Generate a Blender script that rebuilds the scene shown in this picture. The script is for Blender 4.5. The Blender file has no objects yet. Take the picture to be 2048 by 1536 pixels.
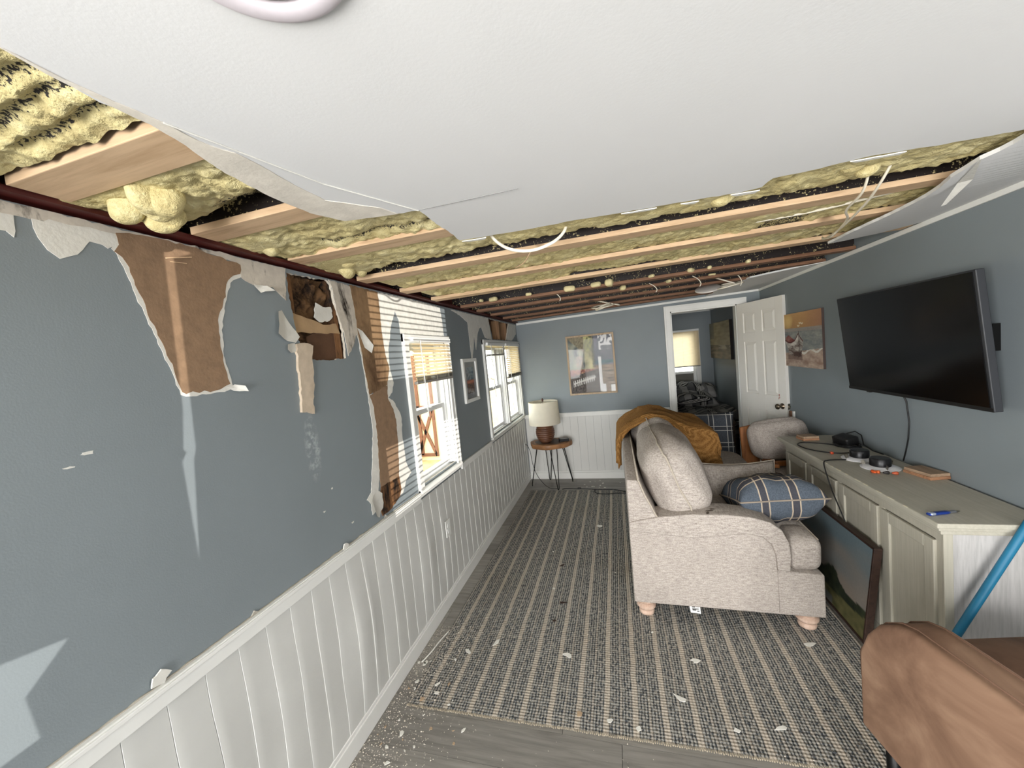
import bpy, bmesh, math, random
from mathutils import Vector, Matrix, noise, geometry
random.seed(7)
R_ = random.Random(11)
sc = bpy.context.scene
COL = sc.collection
# ------------------------------------------------------------------ camera
CAM = Vector((1.2404, 0.0, 1.6743))
cd = bpy.data.cameras.new('camera')
cd.sensor_width = 36.0
cd.lens = 759.13 * 36.0 / 2048.0
cd.clip_start = 0.02
cam = bpy.data.objects.new('camera', cd)
COL.objects.link(cam)
rx = Vector((0.96112718, 0.25872476, -0.096416))
ux = Vector((0.07507217, 0.09116779, 0.99300181))
fx = Vector((-0.26570419, 0.96163919, -0.06820081))
cam.matrix_world = Matrix(((rx.x, ux.x, -fx.x, CAM.x), (rx.y, ux.y, -fx.y, CAM.y),
                           (rx.z, ux.z, -fx.z, CAM.z), (0, 0, 0, 1)))
sc.camera = cam
# ------------------------------------------------------------------ light
sc.view_settings.view_transform = 'Standard'
sc.view_settings.look = 'None'
sc.view_settings.gamma = 1.0
sc.view_settings.use_curve_mapping = False
sc.view_settings.exposure = 0.5
world = bpy.data.worlds.new('sky')
sc.world = world
world.use_nodes = True
wn = world.node_tree
wb = wn.nodes['Background']
wb.inputs['Color'].default_value = (1.0, 1.0, 1.0, 1)
wb.inputs['Strength'].default_value = 4.4


def lamp(kind, name, loc, direction, energy, color=(1, 1, 1), **kw):
    d = bpy.data.lights.new(name, kind)
    d.energy = energy
    d.color = color
    for k, v in kw.items():
        setattr(d, k, v)
    o = bpy.data.objects.new(name, d)
    COL.objects.link(o)
    o.location = loc
    o.rotation_euler = Vector(direction).to_track_quat('-Z', 'Y').to_euler()
    return o


# low sun coming in through the blind window behind the camera
SUN_DIR = Vector((-1.0, 0.56, -0.012))
lamp('SUN', 'low_sun', (6, -2, 3), SUN_DIR, 2.4, (1.0, 0.95, 0.88), angle=math.radians(0.12))
# added fill lamp behind the camera, in an unseen rear opening
lamp('AREA', 'rear_fill', (1.45, -4.3, 1.15), (0, 1, 0.12), 150.0, (1.0, 0.985, 0.965),
     shape='RECTANGLE', size=2.6, size_y=2.0)

# added fill lamp in a made-up left opening, brightens the right wall
lamp('AREA', 'left_fill', (-.05, -1.35, 1.30), (1, .60, -.32), 95.0, (1.0, 0.99, 0.975),
     shape='RECTANGLE', size=1.2, size_y=.9)

W, D = 2.873, 4.966
ZL, ZS = 2.120, 0.0214          # ceiling plane: z = ZL + ZS * x
RAIL = 0.895


def ZC(x):
    return ZL + ZS * x


# ------------------------------------------------------------------ mesh helpers
class MB:
    def __init__(s):
        s.v = []
        s.f = []
        s.c = None

    def add(s, vs, fs):
        b = len(s.v)
        s.v += [tuple(q) for q in vs]
        s.f += [tuple(b + i for i in q) for q in fs]
        return s

    def box(s, x0, x1, y0, y1, z0, z1):
        vs = [(x0, y0, z0), (x1, y0, z0), (x1, y1, z0), (x0, y1, z0), (x0, y0, z1), (x1, y0, z1), (x1, y1, z1), (x0, y1, z1)]
        return s.add(vs, [(0, 3, 2, 1), (4, 5, 6, 7), (0, 1, 5, 4), (1, 2, 6, 5), (2, 3, 7, 6), (3, 0, 4, 7)])

    def hexa(s, vs):
        return s.add(vs, [(0, 3, 2, 1), (4, 5, 6, 7), (0, 1, 5, 4), (1, 2, 6, 5), (2, 3, 7, 6), (3, 0, 4, 7)])

    def tube(s, pts, r, n=8, closed=False, cap=True):
        pts = [Vector(p) for p in pts]
        m = len(pts)
        rs = r if isinstance(r, (list, tuple)) else [r] * m
        vs = []
        ref = None
        for i, p in enumerate(pts):
            if closed:
                t = pts[(i + 1) % m] - pts[i - 1]
            else:
                t = pts[min(i + 1, m - 1)] - pts[max(i - 1, 0)]
            if t.length < 1e-9:
                t = Vector((0, 0, 1))
            t.normalize()
            if ref is None:
                ref = Vector((0, 0, 1)) if abs(t.z) < .9 else Vector((1, 0, 0))
            a = t.cross(ref)
            if a.length < 1e-6:
                a = t.orthogonal()
            a.normalize()
            b = a.cross(t)
            b.normalize()
            ref = b
            for k in range(n):
                an = 2 * math.pi * k / n
                vs.append(p + (a * math.cos(an) + b * math.sin(an)) * rs[i])
        fs = []
        for i in range(m if closed else m - 1):
            j = (i + 1) % m
            for k in range(n):
                l = (k + 1) % n
                fs.append((i * n + k, i * n + l, j * n + l, j * n + k))
        if cap and not closed:
            fs.append(tuple(range(n - 1, -1, -1)))
            fs.append(tuple(range((m - 1) * n, m * n)))
        return s.add(vs, fs)

    def lathe(s, prof, n=24, c=(0, 0, 0), axis='z', cap=True):
        vs = []
        for r, h in prof:
            for k in range(n):
                a = 2 * math.pi * k / n
                if axis == 'z':
                    vs.append((c[0] + r * math.cos(a), c[1] + r * math.sin(a), c[2] + h))
                elif axis == 'y':
                    vs.append((c[0] + r * math.cos(a), c[1] + h, c[2] + r * math.sin(a)))
                else:
                    vs.append((c[0] + h, c[1] + r * math.cos(a), c[2] + r * math.sin(a)))
        m = len(prof)
        fs = []
        for i in range(m - 1):
            for k in range(n):
                l = (k + 1) % n
                fs.append((i * n + k, i * n + l, (i + 1) * n + l, (i + 1) * n + k))
        if cap:
            fs.append(tuple(range(n - 1, -1, -1)))
            fs.append(tuple(range((m - 1) * n, m * n)))
        return s.add(vs, fs)

    def prism(s, loops, to3a, to3b):
        """polygon (outer loop, then holes) between two mapped faces"""
        tl = [[Vector((p[0], p[1], 0)) for p in lp] for lp in loops]
        tris = geometry.tessellate_polygon(tl)
        flat = [p for lp in loops for p in lp]
        n = len(flat)
        vs = [to3a(p) for p in flat] + [to3b(p) for p in flat]
        fs = [tuple(t) for t in tris] + [tuple(n + i for i in reversed(t)) for t in tris]
        b = 0
        for lp in loops:
            m = len(lp)
            for i in range(m):
                j = (i + 1) % m
                fs.append((b + i, b + j, n + b + j, n + b + i))
            b += m
        return s.add(vs, fs)

    def grid(s, fn, nu, nv):
        vs = [fn(i / nu, j / nv) for i in range(nu + 1) for j in range(nv + 1)]
        fs = [(i * (nv + 1) + j, (i + 1) * (nv + 1) + j, (i + 1) * (nv + 1) + j + 1, i * (nv + 1) + j + 1)
              for i in range(nu) for j in range(nv)]
        return s.add(vs, fs)

    def roundbox(s, half, r, n=6, crown=(0, 0, 0), wob=0.0, M=None, seed=0.0):
        half = Vector(half)
        vs = {}
        vl = []
        fs = []

        def vert(p):
            k = tuple(round(q, 5) for q in p)
            if k in vs:
                return vs[k]
            q = Vector((p[0] * half.x, p[1] * half.y, p[2] * half.z))
            inn = Vector([max(-half[i] + r, min(half[i] - r, q[i])) for i in range(3)])
            d = q - inn
            if d.length > 1e-9:
                q = inn + d.normalized() * r
            for a in range(3):
                if crown[a]:
                    o = [p[b] for b in range(3) if b != a]
                    q[a] += crown[a] * p[a] * (1 - o[0] ** 2) * (1 - o[1] ** 2)
            if wob:
                nn = noise.noise_vector(Vector((q.x * 5 + seed, q.y * 5, q.z * 5))) * wob
                q = q + nn
            if M is not None:
                q = M @ q
            vs[k] = len(vl)
            vl.append(tuple(q))
            return vs[k]
        # finer near edges
        def lv(i):
            t = i / n
            return math.copysign(abs(2 * t - 1) ** 0.7, 2 * t - 1) if abs(2 * t - 1) > 1e-9 else 0.0
        for a in range(3):
            b, c = (a + 1) % 3, (a + 2) % 3
            for sg in (-1, 1):
                for i in range(n):
                    for j in range(n):
                        q = []
                        for (ii, jj) in ((i, j), (i + 1, j), (i + 1, j + 1), (i, j + 1)):
                            p = [0, 0, 0]
                            p[a] = sg
                            p[b] = lv(ii)
                            p[c] = lv(jj)
                            q.append(vert(p))
                        fs.append(tuple(q if sg > 0 else reversed(q)))
        return s.add(vl, fs)

    def pillow(s, w, d, h, n=18, ear=.09, wr=.012, M=None, seed=0.0, pw=.5):
        def side(sg):
            def fn(a, b):
                u, v = 2 * a - 1, 2 * b - 1
                x = w / 2 * u * (1 - ear * (1 - v * v) * u * u)
                y = d / 2 * v * (1 - ear * (1 - u * u) * v * v)
                t = (max(0, (1 - u ** 4)) * max(0, (1 - v ** 4))) ** pw
                z = sg * (h / 2 * t)
                k = noise.noise(Vector((x * 7 + seed, y * 7, sg * 3.1))) * wr * t * 2
                k += noise.noise(Vector((x * 22 + seed, y * 9, sg * 1.7))) * wr * .5 * t
                p = Vector((x, y, z + k))
                return M @ p if M is not None else p
            return fn
        s.grid(side(1), n, n)
        b = len(s.f)
        s.grid(side(-1), n, n)
        s.f[b:] = [tuple(reversed(q)) for q in s.f[b:]]
        return s

    def xf(s, M):
        s.v = [tuple(M @ Vector(p)) for p in s.v]
        return s

    def mesh(s, name, mt, smooth=False, bevel=0, segs=2, merge=False, sub=0):
        me = bpy.data.meshes.new(name)
        me.from_pydata(s.v, [], s.f)
        bm = bmesh.new()
        bm.from_mesh(me)
        if merge:
            bmesh.ops.remove_doubles(bm, verts=bm.verts, dist=merge if isinstance(merge, float) else 1e-4)
        bmesh.ops.recalc_face_normals(bm, faces=bm.faces)
        if bevel:
            es = [e for e in bm.edges if len(e.link_faces) == 2 and e.calc_face_angle(0) > .5]
            bmesh.ops.bevel(bm, geom=es, offset=bevel, segments=segs, profile=.5, affect='EDGES', clamp_overlap=True)
        bm.to_mesh(me)
        bm.free()
        if smooth:
            me.polygons.foreach_set('use_smooth', [True] * len(me.polygons))
            if smooth == 'auto' or bevel:
                try:
                    me.set_sharp_from_angle(angle=math.radians(42))
                except Exception:
                    pass
        if mt is not None:
            me.materials.append(mt)
        return me

    def build(s, name, mt, parent=None, **kw):
        return link(name, s.mesh(name, mt, **kw), parent)


def link(name, me, parent=None, M=None):
    o = bpy.data.objects.new(name, me)
    COL.objects.link(o)
    if M is not None:
        o.matrix_world = M
    if parent is not None:
        o.parent = parent
        if parent.parent is None:
            o.matrix_parent_inverse = parent.matrix_basis.inverted()
        else:
            o.matrix_parent_inverse = Matrix.Identity(4)
    return o


def tag(o, label=None, cat=None, group=None, kind=None):
    if label:
        o['label'] = label
    if cat:
        o['category'] = cat
    if group:
        o['group'] = group
    if kind:
        o['kind'] = kind
    return o


def thing(name, label, cat, loc=(0, 0, 0), group=None, kind=None):
    o = bpy.data.objects.new(name, None)
    o.empty_display_size = .05
    COL.objects.link(o)
    o.location = loc
    return tag(o, label, cat, group, kind)


def root(name, label, cat):
    return thing(name, label, cat, kind='structure')


def TR(x, y, z, rx=0, ry=0, rz=0):
    from mathutils import Euler
    return Matrix.Translation((x, y, z)) @ Euler((rx, ry, rz)).to_matrix().to_4x4()


def sheet(loops, ax, a, b):
    """flat sheet with holes; ax 'x': loops in (y,z), between x=a and x=b, and so on"""
    m = MB()
    if ax == 'x':
        return m.prism(loops, lambda p: (a, p[0], p[1]), lambda p: (b, p[0], p[1]))
    if ax == 'y':
        return m.prism(loops, lambda p: (p[0], a, p[1]), lambda p: (p[0], b, p[1]))
    return m.prism(loops, lambda p: (p[0], p[1], a(p[0]) if callable(a) else a),
                   lambda p: (p[0], p[1], b(p[0]) if callable(b) else b))


def rect(a0, a1, b0, b1):
    return [(a0, b0), (a1, b0), (a1, b1), (a0, b1)]


def jag(poly, amp, step=.02, seed=1, closed=True):
    """ragged outline: subdivides the edges and jitters the points"""
    rr = random.Random(seed)
    out = []
    n = len(poly)
    for i in range(n if closed else n - 1):
        p, q = Vector((*poly[i], 0)), Vector((*poly[(i + 1) % n], 0))
        L = (q - p).length
        k = max(1, int(L / step))
        for j in range(k):
            t = p.lerp(q, j / k)
            if j:
                t += Vector((rr.uniform(-amp, amp), rr.uniform(-amp, amp), 0))
            out.append((t.x, t.y))
    if not closed:
        out.append(poly[-1])
    return out


# ------------------------------------------------------------------ materials
class NB:
    def __init__(s, name):
        s.m = bpy.data.materials.new(name)
        s.m.use_nodes = True
        s.t = s.m.node_tree
        s.n = s.t.nodes
        s.b = s.n['Principled BSDF']
        s.out = s.n['Material Output']
        s._tc = None

    def new(s, ty, **kw):
        x = s.n.new(ty)
        for k, v in kw.items():
            setattr(x, k, v)
        return x

    def put(s, sock, v):
        if isinstance(v, bpy.types.NodeSocket):
            s.t.links.new(v, sock)
        elif isinstance(v, (tuple, list)) and len(v) == 3 and sock.type == 'RGBA':
            sock.default_value = (*v, 1)
        else:
            sock.default_value = v

    def obj(s):
        if s._tc is None:
            s._tc = s.new('ShaderNodeTexCoord').outputs['Object']
        return s._tc

    def map(s, scale, rot=(0, 0, 0), loc=(0, 0, 0)):
        x = s.new('ShaderNodeMapping')
        x.inputs['Scale'].default_value = scale
        x.inputs['Rotation'].default_value = rot
        x.inputs['Location'].default_value = loc
        s.put(x.inputs['Vector'], s.obj())
        return x.outputs[0]

    def xyz(s, v=None):
        x = s.new('ShaderNodeSeparateXYZ')
        s.put(x.inputs[0], v if v is not None else s.obj())
        return x.outputs

    def math(s, op, a, b=0.0, c=0.0):
        x = s.new('ShaderNodeMath', operation=op)
        s.put(x.inputs[0], a)
        s.put(x.inputs[1], b)
        s.put(x.inputs[2], c)
        return x.outputs[0]

    def noise(s, scale, detail=3, rough=.55, vec=None, dist=0):
        x = s.new('ShaderNodeTexNoise')
        s.put(x.inputs['Vector'], vec if vec is not None else s.obj())
        x.inputs['Scale'].default_value = scale
        x.inputs['Detail'].default_value = detail
        x.inputs['Roughness'].default_value = rough
        x.inputs['Distortion'].default_value = dist
        return x.outputs['Fac']

    def ramp(s, fac, stops, interp='LINEAR'):
        x = s.new('ShaderNodeValToRGB')
        x.color_ramp.interpolation = interp
        e = x.color_ramp.elements
        while len(e) < len(stops):
            e.new(.5)
        for q, (p, c) in zip(e, stops):
            q.position = p
            q.color = (*c, 1) if len(c) == 3 else c
        s.put(x.inputs[0], fac)
        return x.outputs[0]

    def step(s, v, lo, hi):
        x = s.new('ShaderNodeMapRange')
        x.inputs['From Min'].default_value = lo
        x.inputs['From Max'].default_value = hi
        s.put(x.inputs['Value'], v)
        return x.outputs[0]

    def mix(s, fac, a, b, mode='MIX'):
        x = s.new('ShaderNodeMix', data_type='RGBA', blend_type=mode)
        s.put(x.inputs[0], fac)
        s.put(x.inputs[6], a)
        s.put(x.inputs[7], b)
        return x.outputs[2]

    def bump(s, h, strength=.3, dist=.01):
        x = s.new('ShaderNodeBump')
        x.inputs['Strength'].default_value = strength
        x.inputs['Distance'].default_value = dist
        s.put(x.inputs['Height'], h)
        s.put(s.b.inputs['Normal'], x.outputs[0])

    def set(s, col=None, rough=None, metal=None, spec=None):
        if col is not None:
            s.put(s.b.inputs['Base Color'], col)
        if rough is not None:
            s.put(s.b.inputs['Roughness'], rough)
        if metal is not None:
            s.put(s.b.inputs['Metallic'], metal)
        if spec is not None:
            s.put(s.b.inputs['Specular IOR Level'], spec)
        return s.m


def sR(*c):
    """0-255 sRGB to linear"""
    return tuple(((q / 255) / 12.92 if q / 255 <= .04045 else ((q / 255 + .055) / 1.055) ** 2.4) for q in c)


def mul(c, k):
    return tuple(min(1, q * k) for q in c)


def plain(name, col, rough=.6, var=.08, scale=6, bump=0, bscale=60, metal=0, spec=.4, bdist=.004):
    nb = NB(name)
    f = nb.noise(scale, 4)
    c = nb.ramp(f, [(.3, mul(col, 1 - var)), (.7, mul(col, 1 + var))])
    if bump:
        nb.bump(nb.noise(bscale, 3), bump, bdist)
    return nb.set(c, rough, metal, spec)


def wood(name, c1, c2, axis='x', rough=.65, freq=1.0, knots=True, bump=.15):
    nb = NB(name)
    sc_ = {'x': (1.2, 16, 16), 'y': (16, 1.2, 16), 'z': (16, 16, 1.2)}[axis]
    v = nb.map(tuple(q * freq for q in sc_))
    f = nb.noise(3.0, 6, .6, v, .6)
    c = nb.ramp(f, [(.25, c1), (.55, c2), (.8, mul(c2, 1.12))])
    if knots:
        k = nb.noise(5.5, 1, .4, nb.map({'x': (1, 2.4, 2.4), 'y': (2.4, 1, 2.4), 'z': (2.4, 2.4, 1)}[axis]))
        c = nb.mix(nb.step(k, .72, .78), c, mul(c1, .45))
    nb.bump(f, bump, .002)
    return nb.set(c, rough, 0, .35)


def glass(name, tint=(1, 1, 1), gloss=.03, fr=.22):
    nb = NB(name)
    t = nb.new('ShaderNodeBsdfTransparent')
    t.inputs[0].default_value = (*tint, 1)
    g = nb.new('ShaderNodeBsdfGlossy')
    g.inputs['Roughness'].default_value = .02
    lw = nb.new('ShaderNodeLayerWeight')
    lw.inputs[0].default_value = .25
    f = nb.math('MULTIPLY_ADD', lw.outputs['Fresnel'], fr, gloss)
    mx = nb.new('ShaderNodeMixShader')
    nb.put(mx.inputs[0], f)
    nb.put(mx.inputs[1], t.outputs[0])
    nb.put(mx.inputs[2], g.outputs[0])
    nb.put(nb.out.inputs[0], mx.outputs[0])
    return nb.m


def translucent(name, col, amount=.5, rough=.6):
    nb = NB(name)
    nb.set(nb.ramp(nb.noise(14, 2), [(.3, mul(col, .95)), (.7, mul(col, 1.04))]), rough)
    t = nb.new('ShaderNodeBsdfTranslucent')
    t.inputs[0].default_value = (*col, 1)
    mx = nb.new('ShaderNodeMixShader')
    mx.inputs[0].default_value = amount
    nb.put(mx.inputs[1], nb.b.outputs[0])
    nb.put(mx.inputs[2], t.outputs[0])
    nb.put(nb.out.inputs[0], mx.outputs[0])
    return nb.m


def fabric(name, c1, c2, scale=260, bump=.35, stretch=(1, 1, 1), rough=.95):
    nb = NB(name)
    a = nb.noise(1, 4, .75, nb.map((scale * stretch[0], scale * .18, scale * stretch[2])))
    b = nb.noise(1, 4, .75, nb.map((scale * .18, scale, scale * .9)))
    big = nb.noise(3.5, 4)
    f = nb.math('MULTIPLY_ADD', a, .5, nb.math('MULTIPLY', b, .5))
    c = nb.ramp(f, [(.34, c1), (.62, c2)])
    c = nb.mix(nb.math('MULTIPLY', nb.step(big, .45, .75), .22), c, mul(c1, .9))
    nb.bump(f, bump, .003)
    return nb.set(c, rough, 0, .15)


def plaid(name, base, band, line, period=.17, ax=(0, 1), lw=.035, off=(0.0, 0.0)):
    nb = NB(name)
    o = nb.xyz()
    w = nb.noise(140, 2)
    c = nb.ramp(w, [(.35, mul(base, .8)), (.65, mul(base, 1.15))])
    for a, of in zip(ax, off):
        t = nb.math('FRACT', nb.math('ADD', nb.math('DIVIDE', o[a], period), of + 10))
        inb = nb.math('MULTIPLY', nb.math('GREATER_THAN', t, .36), nb.math('LESS_THAN', t, .62))
        c = nb.mix(nb.math('MULTIPLY', inb, .7), c, band)
    for a, of in zip(ax, off):
        t = nb.math('FRACT', nb.math('ADD', nb.math('DIVIDE', o[a], period), of + 10))
        for p in (.36, .62):
            l = nb.math('LESS_THAN', nb.math('ABSOLUTE', nb.math('SUBTRACT', t, p)), lw)
            c = nb.mix(nb.math('MULTIPLY', l, .85), c, line)
    nb.bump(w, .3, .002)
    return nb.set(c, .95, 0, .12)


def vcol(name, rough=.6, spec=.3, bump=.0):
    nb = NB(name)
    a = nb.new('ShaderNodeVertexColor', layer_name='paint')
    f = nb.noise(90, 4)
    c = nb.mix(.22, a.outputs[0], nb.ramp(f, [(.3, (.75, .75, .75)), (.7, (1.15, 1.15, 1.15))]), 'MULTIPLY')
    if bump:
        nb.bump(f, bump, .002)
    return nb.set(c, rough, 0, spec)


def picture(name, fn, to3, nu, nv, mt, parent):
    """flat print: a grid whose vertex colours hold the painted picture"""
    m = MB().grid(lambda a, b: to3(a, b), nu, nv)
    me = bpy.data.meshes.new(name)
    me.from_pydata(m.v, [], m.f)
    ca = me.color_attributes.new('paint', 'FLOAT_COLOR', 'POINT')
    k = 0
    for i in range(nu + 1):
        for j in range(nv + 1):
            c = fn(i / nu, j / nv)
            ca.data[k].color = (*c, 1)
            k += 1
    me.materials.append(mt)
    return link(name, me, parent)


def N2(x, y, z=0.0):
    return noise.noise(Vector((x, y, z)))


def lerp3(a, b, t):
    t = max(0, min(1, t))
    return tuple(p + (q - p) * t for p, q in zip(a, b))

# palette
M_BLUE = plain('blue_grey_wall_paint', sR(126, 134, 138), .55, .03, 3, .08, 220)
M_CEIL = plain('ceiling_white_paint', sR(222, 222, 222), .75, .015, 3, .10, 140, bdist=.002)
M_PAPER = plain('torn_white_paper', sR(214, 212, 205), .85, .07, 14, .3, 60)
M_WHITE = plain('white_trim_paint', sR(226, 226, 222), .45, .03, 5)
M_PANEL = plain('white_panel_paint', sR(205, 205, 201), .5, .04, 4, .06, 90)
M_VINYL = plain('white_window_vinyl', sR(232, 233, 232), .35, .02, 4)
M_KRAFT = plain('brown_kraft_paper', sR(138, 112, 88), .9, .14, 30, .2, 120)
M_DKRAFT = plain('dark_brown_hardboard', sR(88, 62, 44), .85, .18, 16, .2, 60)
M_RED = plain('red_oxide_steel', sR(78, 26, 22), .5, .25, 12, .1, 40, spec=.5)
M_DARK = plain('dark_roof_deck', sR(40, 31, 28), .8, .3, 9)
M_BLACK = plain('black_plastic', sR(22, 22, 23), .45, .1, 8)
M_METALB = plain('black_metal', sR(18, 18, 18), .4, .1, 8, metal=.6)
M_CHROME = plain('brushed_nickel', sR(150, 145, 135), .3, .05, 8, metal=1)
M_PINE_X = wood('pine_furring_lumber', sR(178, 146, 112), sR(208, 178, 144), 'x')
M_PINE_Z = wood('old_wall_stud_lumber', sR(96, 68, 48), sR(150, 116, 84), 'z')
M_BROWN_X = wood('reddish_brown_furring', sR(96, 66, 48), sR(134, 98, 74), 'x')  # darker, redder furring tone for the far boards
M_WIRE = plain('white_electric_cable', sR(226, 218, 200), .5, .05, 8)
M_PAINT = vcol('painted_picture', .55, .3, .1)
M_GLASS = glass('window_glass', (.93, .96, .95))
M_SLAT = translucent('cream_blind_slat', sR(236, 222, 194), .34)
M_SLATG = plain('grey_blind_rail', sR(150, 146, 138), .5)


def steel_mat():
    nb = NB('dark_steel_with_foam_overspray')
    f = nb.noise(95, 3, .6)
    g = nb.noise(9, 3)
    s = nb.math('ADD', f, nb.math('MULTIPLY', g, .35))
    c = nb.mix(nb.step(s, .80, .84), sR(34, 26, 24), sR(206, 190, 140))
    return nb.set(c, .6, 0, .4)


M_STEEL = steel_mat()


def mould(name, base, dark, lo=.55, hi=.68, scale=9, stretch=(1, 1, .35)):
    nb = NB(name)
    f = nb.noise(scale, 6, .7, nb.map(stretch), .4)
    g = nb.noise(28, 4)
    c = nb.ramp(g, [(.3, mul(base, .86)), (.7, mul(base, 1.08))])
    c = nb.mix(nb.step(f, lo, hi), c, dark)
    nb.bump(g, .3, .004)
    return nb.set(c, .9, 0, .2)


M_MOULD = mould('mould_spotted_paper', sR(198, 190, 178), sR(46, 40, 36))
M_STAIN = mould('water_stained_board', sR(150, 122, 92), sR(74, 52, 36), .42, .66, 5)
M_ROT = mould('rotten_wood', sR(128, 92, 62), sR(34, 28, 24), .45, .6, 10)
M_TAN = plain('tan_backing_paper', sR(170, 142, 108), .9, .12, 14, .2, 50)

# ================================================================== FLOOR
def plank_mat():
    nb = NB('grey_vinyl_plank')
    oi = nb.new('ShaderNodeObjectInfo').outputs['Random']
    f = nb.noise(3.0, 6, .6, nb.map((1.4, 18, 18)), .5)
    c = nb.ramp(f, [(.25, sR(122, 118, 112)), (.55, sR(150, 146, 139)), (.8, sR(164, 160, 153))])
    c = nb.mix(1.0, c, nb.ramp(oi, [(0, (.72, .72, .72)), (1, (1.08, 1.08, 1.08))]), 'MULTIPLY')
    nb.bump(f, .1, .002)
    return nb.set(c, .45, 0, .4)


M_PLANK = plank_mat()
floor = MB().box(-.1, W + .1, -4.5, 7.35, -.06, -.006).build('floor', plain('dark_subfloor', sR(60, 56, 52), .9))
tag(floor, 'grey wood-look plank floor with plaster debris', 'floor', kind='structure')
PW_, PL_ = .182, 1.22
pm = MB().box(0, PL_ - .002, 0, PW_ - .002, -.006, 0).mesh('plank', M_PLANK)
k = 0
y = 1.35 - 3 * PW_
while y < 7.2:
    off = (1.148 - PL_ * 1) if k == 3 else ((k * .433) % 1.0) * PL_ - PL_
    x = off
    while x < W:
        a, b = max(0, x), min(W, x + PL_)
        if b - a > .004:
            if a == x and b == x + PL_:
                o = link('plank', pm, floor, Matrix.Translation((x, y, 0)))
            else:
                MB().box(a, b - .002, y, y + PW_ - .002, -.006, 0).build('plank', M_PLANK, floor)
        x += PL_
    y += PW_
    k += 1

# ================================================================== LEFT WALL
def scuffed():
    nb = NB('blue_grey_wall_paint_scuffed')
    base = sR(126, 134, 138)
    c = nb.ramp(nb.noise(3, 4), [(.3, mul(base, .97)), (.7, mul(base, 1.03))])
    o = nb.xyz()
    dy = nb.math('DIVIDE', nb.math('SUBTRACT', o[1], 1.285), .035)
    dz = nb.math('DIVIDE', nb.math('SUBTRACT', o[2], 1.38), .12)
    r2 = nb.math('ADD', nb.math('MULTIPLY', dy, dy), nb.math('MULTIPLY', dz, dz))
    n_ = nb.noise(34, 5, .7)
    f = nb.math('MULTIPLY', nb.step(r2, 1.6, .2), nb.step(n_, .46, .66))
    c = nb.mix(nb.math('MULTIPLY', f, .8), c, sR(190, 196, 198))
    nb.bump(nb.noise(220, 3), .08, .004)
    return nb.set(c, .55, 0, .4)


W1 = (2.125, 2.665, .925, 1.835)       # window openings (y0,y1,z0,z1)
W2 = (3.575, 4.185, .925, 1.83)
W3 = (4.245, 4.875, .925, 1.83)
HOLE = [(1.268, 2.101), (1.499, 2.108), (1.518, 2.091), (1.525, 2.023), (1.561, 1.885), (1.557, 1.751), (1.449, 1.742),
        (1.346, 1.75), (1.334, 1.79), (1.292, 1.811), (1.28, 1.872), (1.271, 1.972), (1.266, 2.041)]
CBH = [(3.80, 2.108), (4.60, 2.100), (4.42, 1.892), (3.90, 1.892)]
WR = (-2.0, -.70, .80, 1.88)  # unseen opening cut for the added side fill lamp
wall = sheet([rect(-4.5, D, 0, 2.118), rect(*WR), rect(*W1), rect(W2[0], W3[1], W2[2], W2[3]), jag(HOLE, .004, .012, 3), jag(CBH, .004, .02, 4)],
             'x', -.012, 0).build('wall_left', scuffed())
tag(wall, 'blue grey left wall with torn drywall and stains', 'wall', kind='structure')
def edge_mat(o, axis, mt):
    o.data.materials.append(mt)
    for p in o.data.polygons:
        if abs(p.normal[axis]) < .5:
            p.material_index = 1
M_GYP = plain('broken_gypsum_edge', sR(206, 198, 184), .95, .12, 40, .3, 80)
edge_mat(wall, 0, M_GYP)
sheet([rect(-4.5, 7.35, -.5, 2.40), rect(*WR), rect(W1[0] - .01, W1[1] + .01, W1[2] - .01, W1[3] + .01),
       rect(W2[0] - .01, W3[1] + .01, W2[2] - .01, W2[3] + .01)], 'x', -.115, -.1).build('sheathing', M_DKRAFT, wall)
# studs and cavity seen through the hole
for ys in (1.262, 1.512, 3.83, 4.20, 4.50):
    MB().box(-.1, -.014, ys, ys + .04, .05 if ys < 2 else 1.86, 2.115).build('stud', M_PINE_Z if ys > 2 else M_ROT, wall, bevel=.003)
MB().grid(lambda a, b: (-.045 + .035 * N2(a * 5, b * 7, 3) + .02 * N2(a * 14, b * 14), 1.302 + .21 * a, 1.80 + .31 * b), 24, 30).build(
    'insulation', mould('brown_insulation', sR(112, 84, 58), sR(40, 30, 24), .5, .62, 7, (1, 1, 1)), wall, smooth=True)
sheet([jag([(1.345, 1.745), (1.56, 1.745), (1.56, 1.868), (1.40, 1.872), (1.35, 1.85)], .003, .02, 8)], 'x', -.02, -.016).build('hardboard', M_DKRAFT, wall)
sheet([jag([(1.285, 1.865), (1.555, 1.868), (1.535, 1.915), (1.45, 1.905), (1.38, 1.925), (1.285, 1.945)], .003, .02, 9)], 'x', -.018, -.013).build('backing_paper', M_TAN, wall)
sheet([jag([(1.40, 1.935), (1.43, 1.915), (1.49, 1.925), (1.515, 1.945), (1.51, 1.99), (1.46, 1.985), (1.42, 2.0)], .004, .015, 10)], 'x', -.014, -.010).build('torn_paper', M_PAPER, wall)
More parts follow.
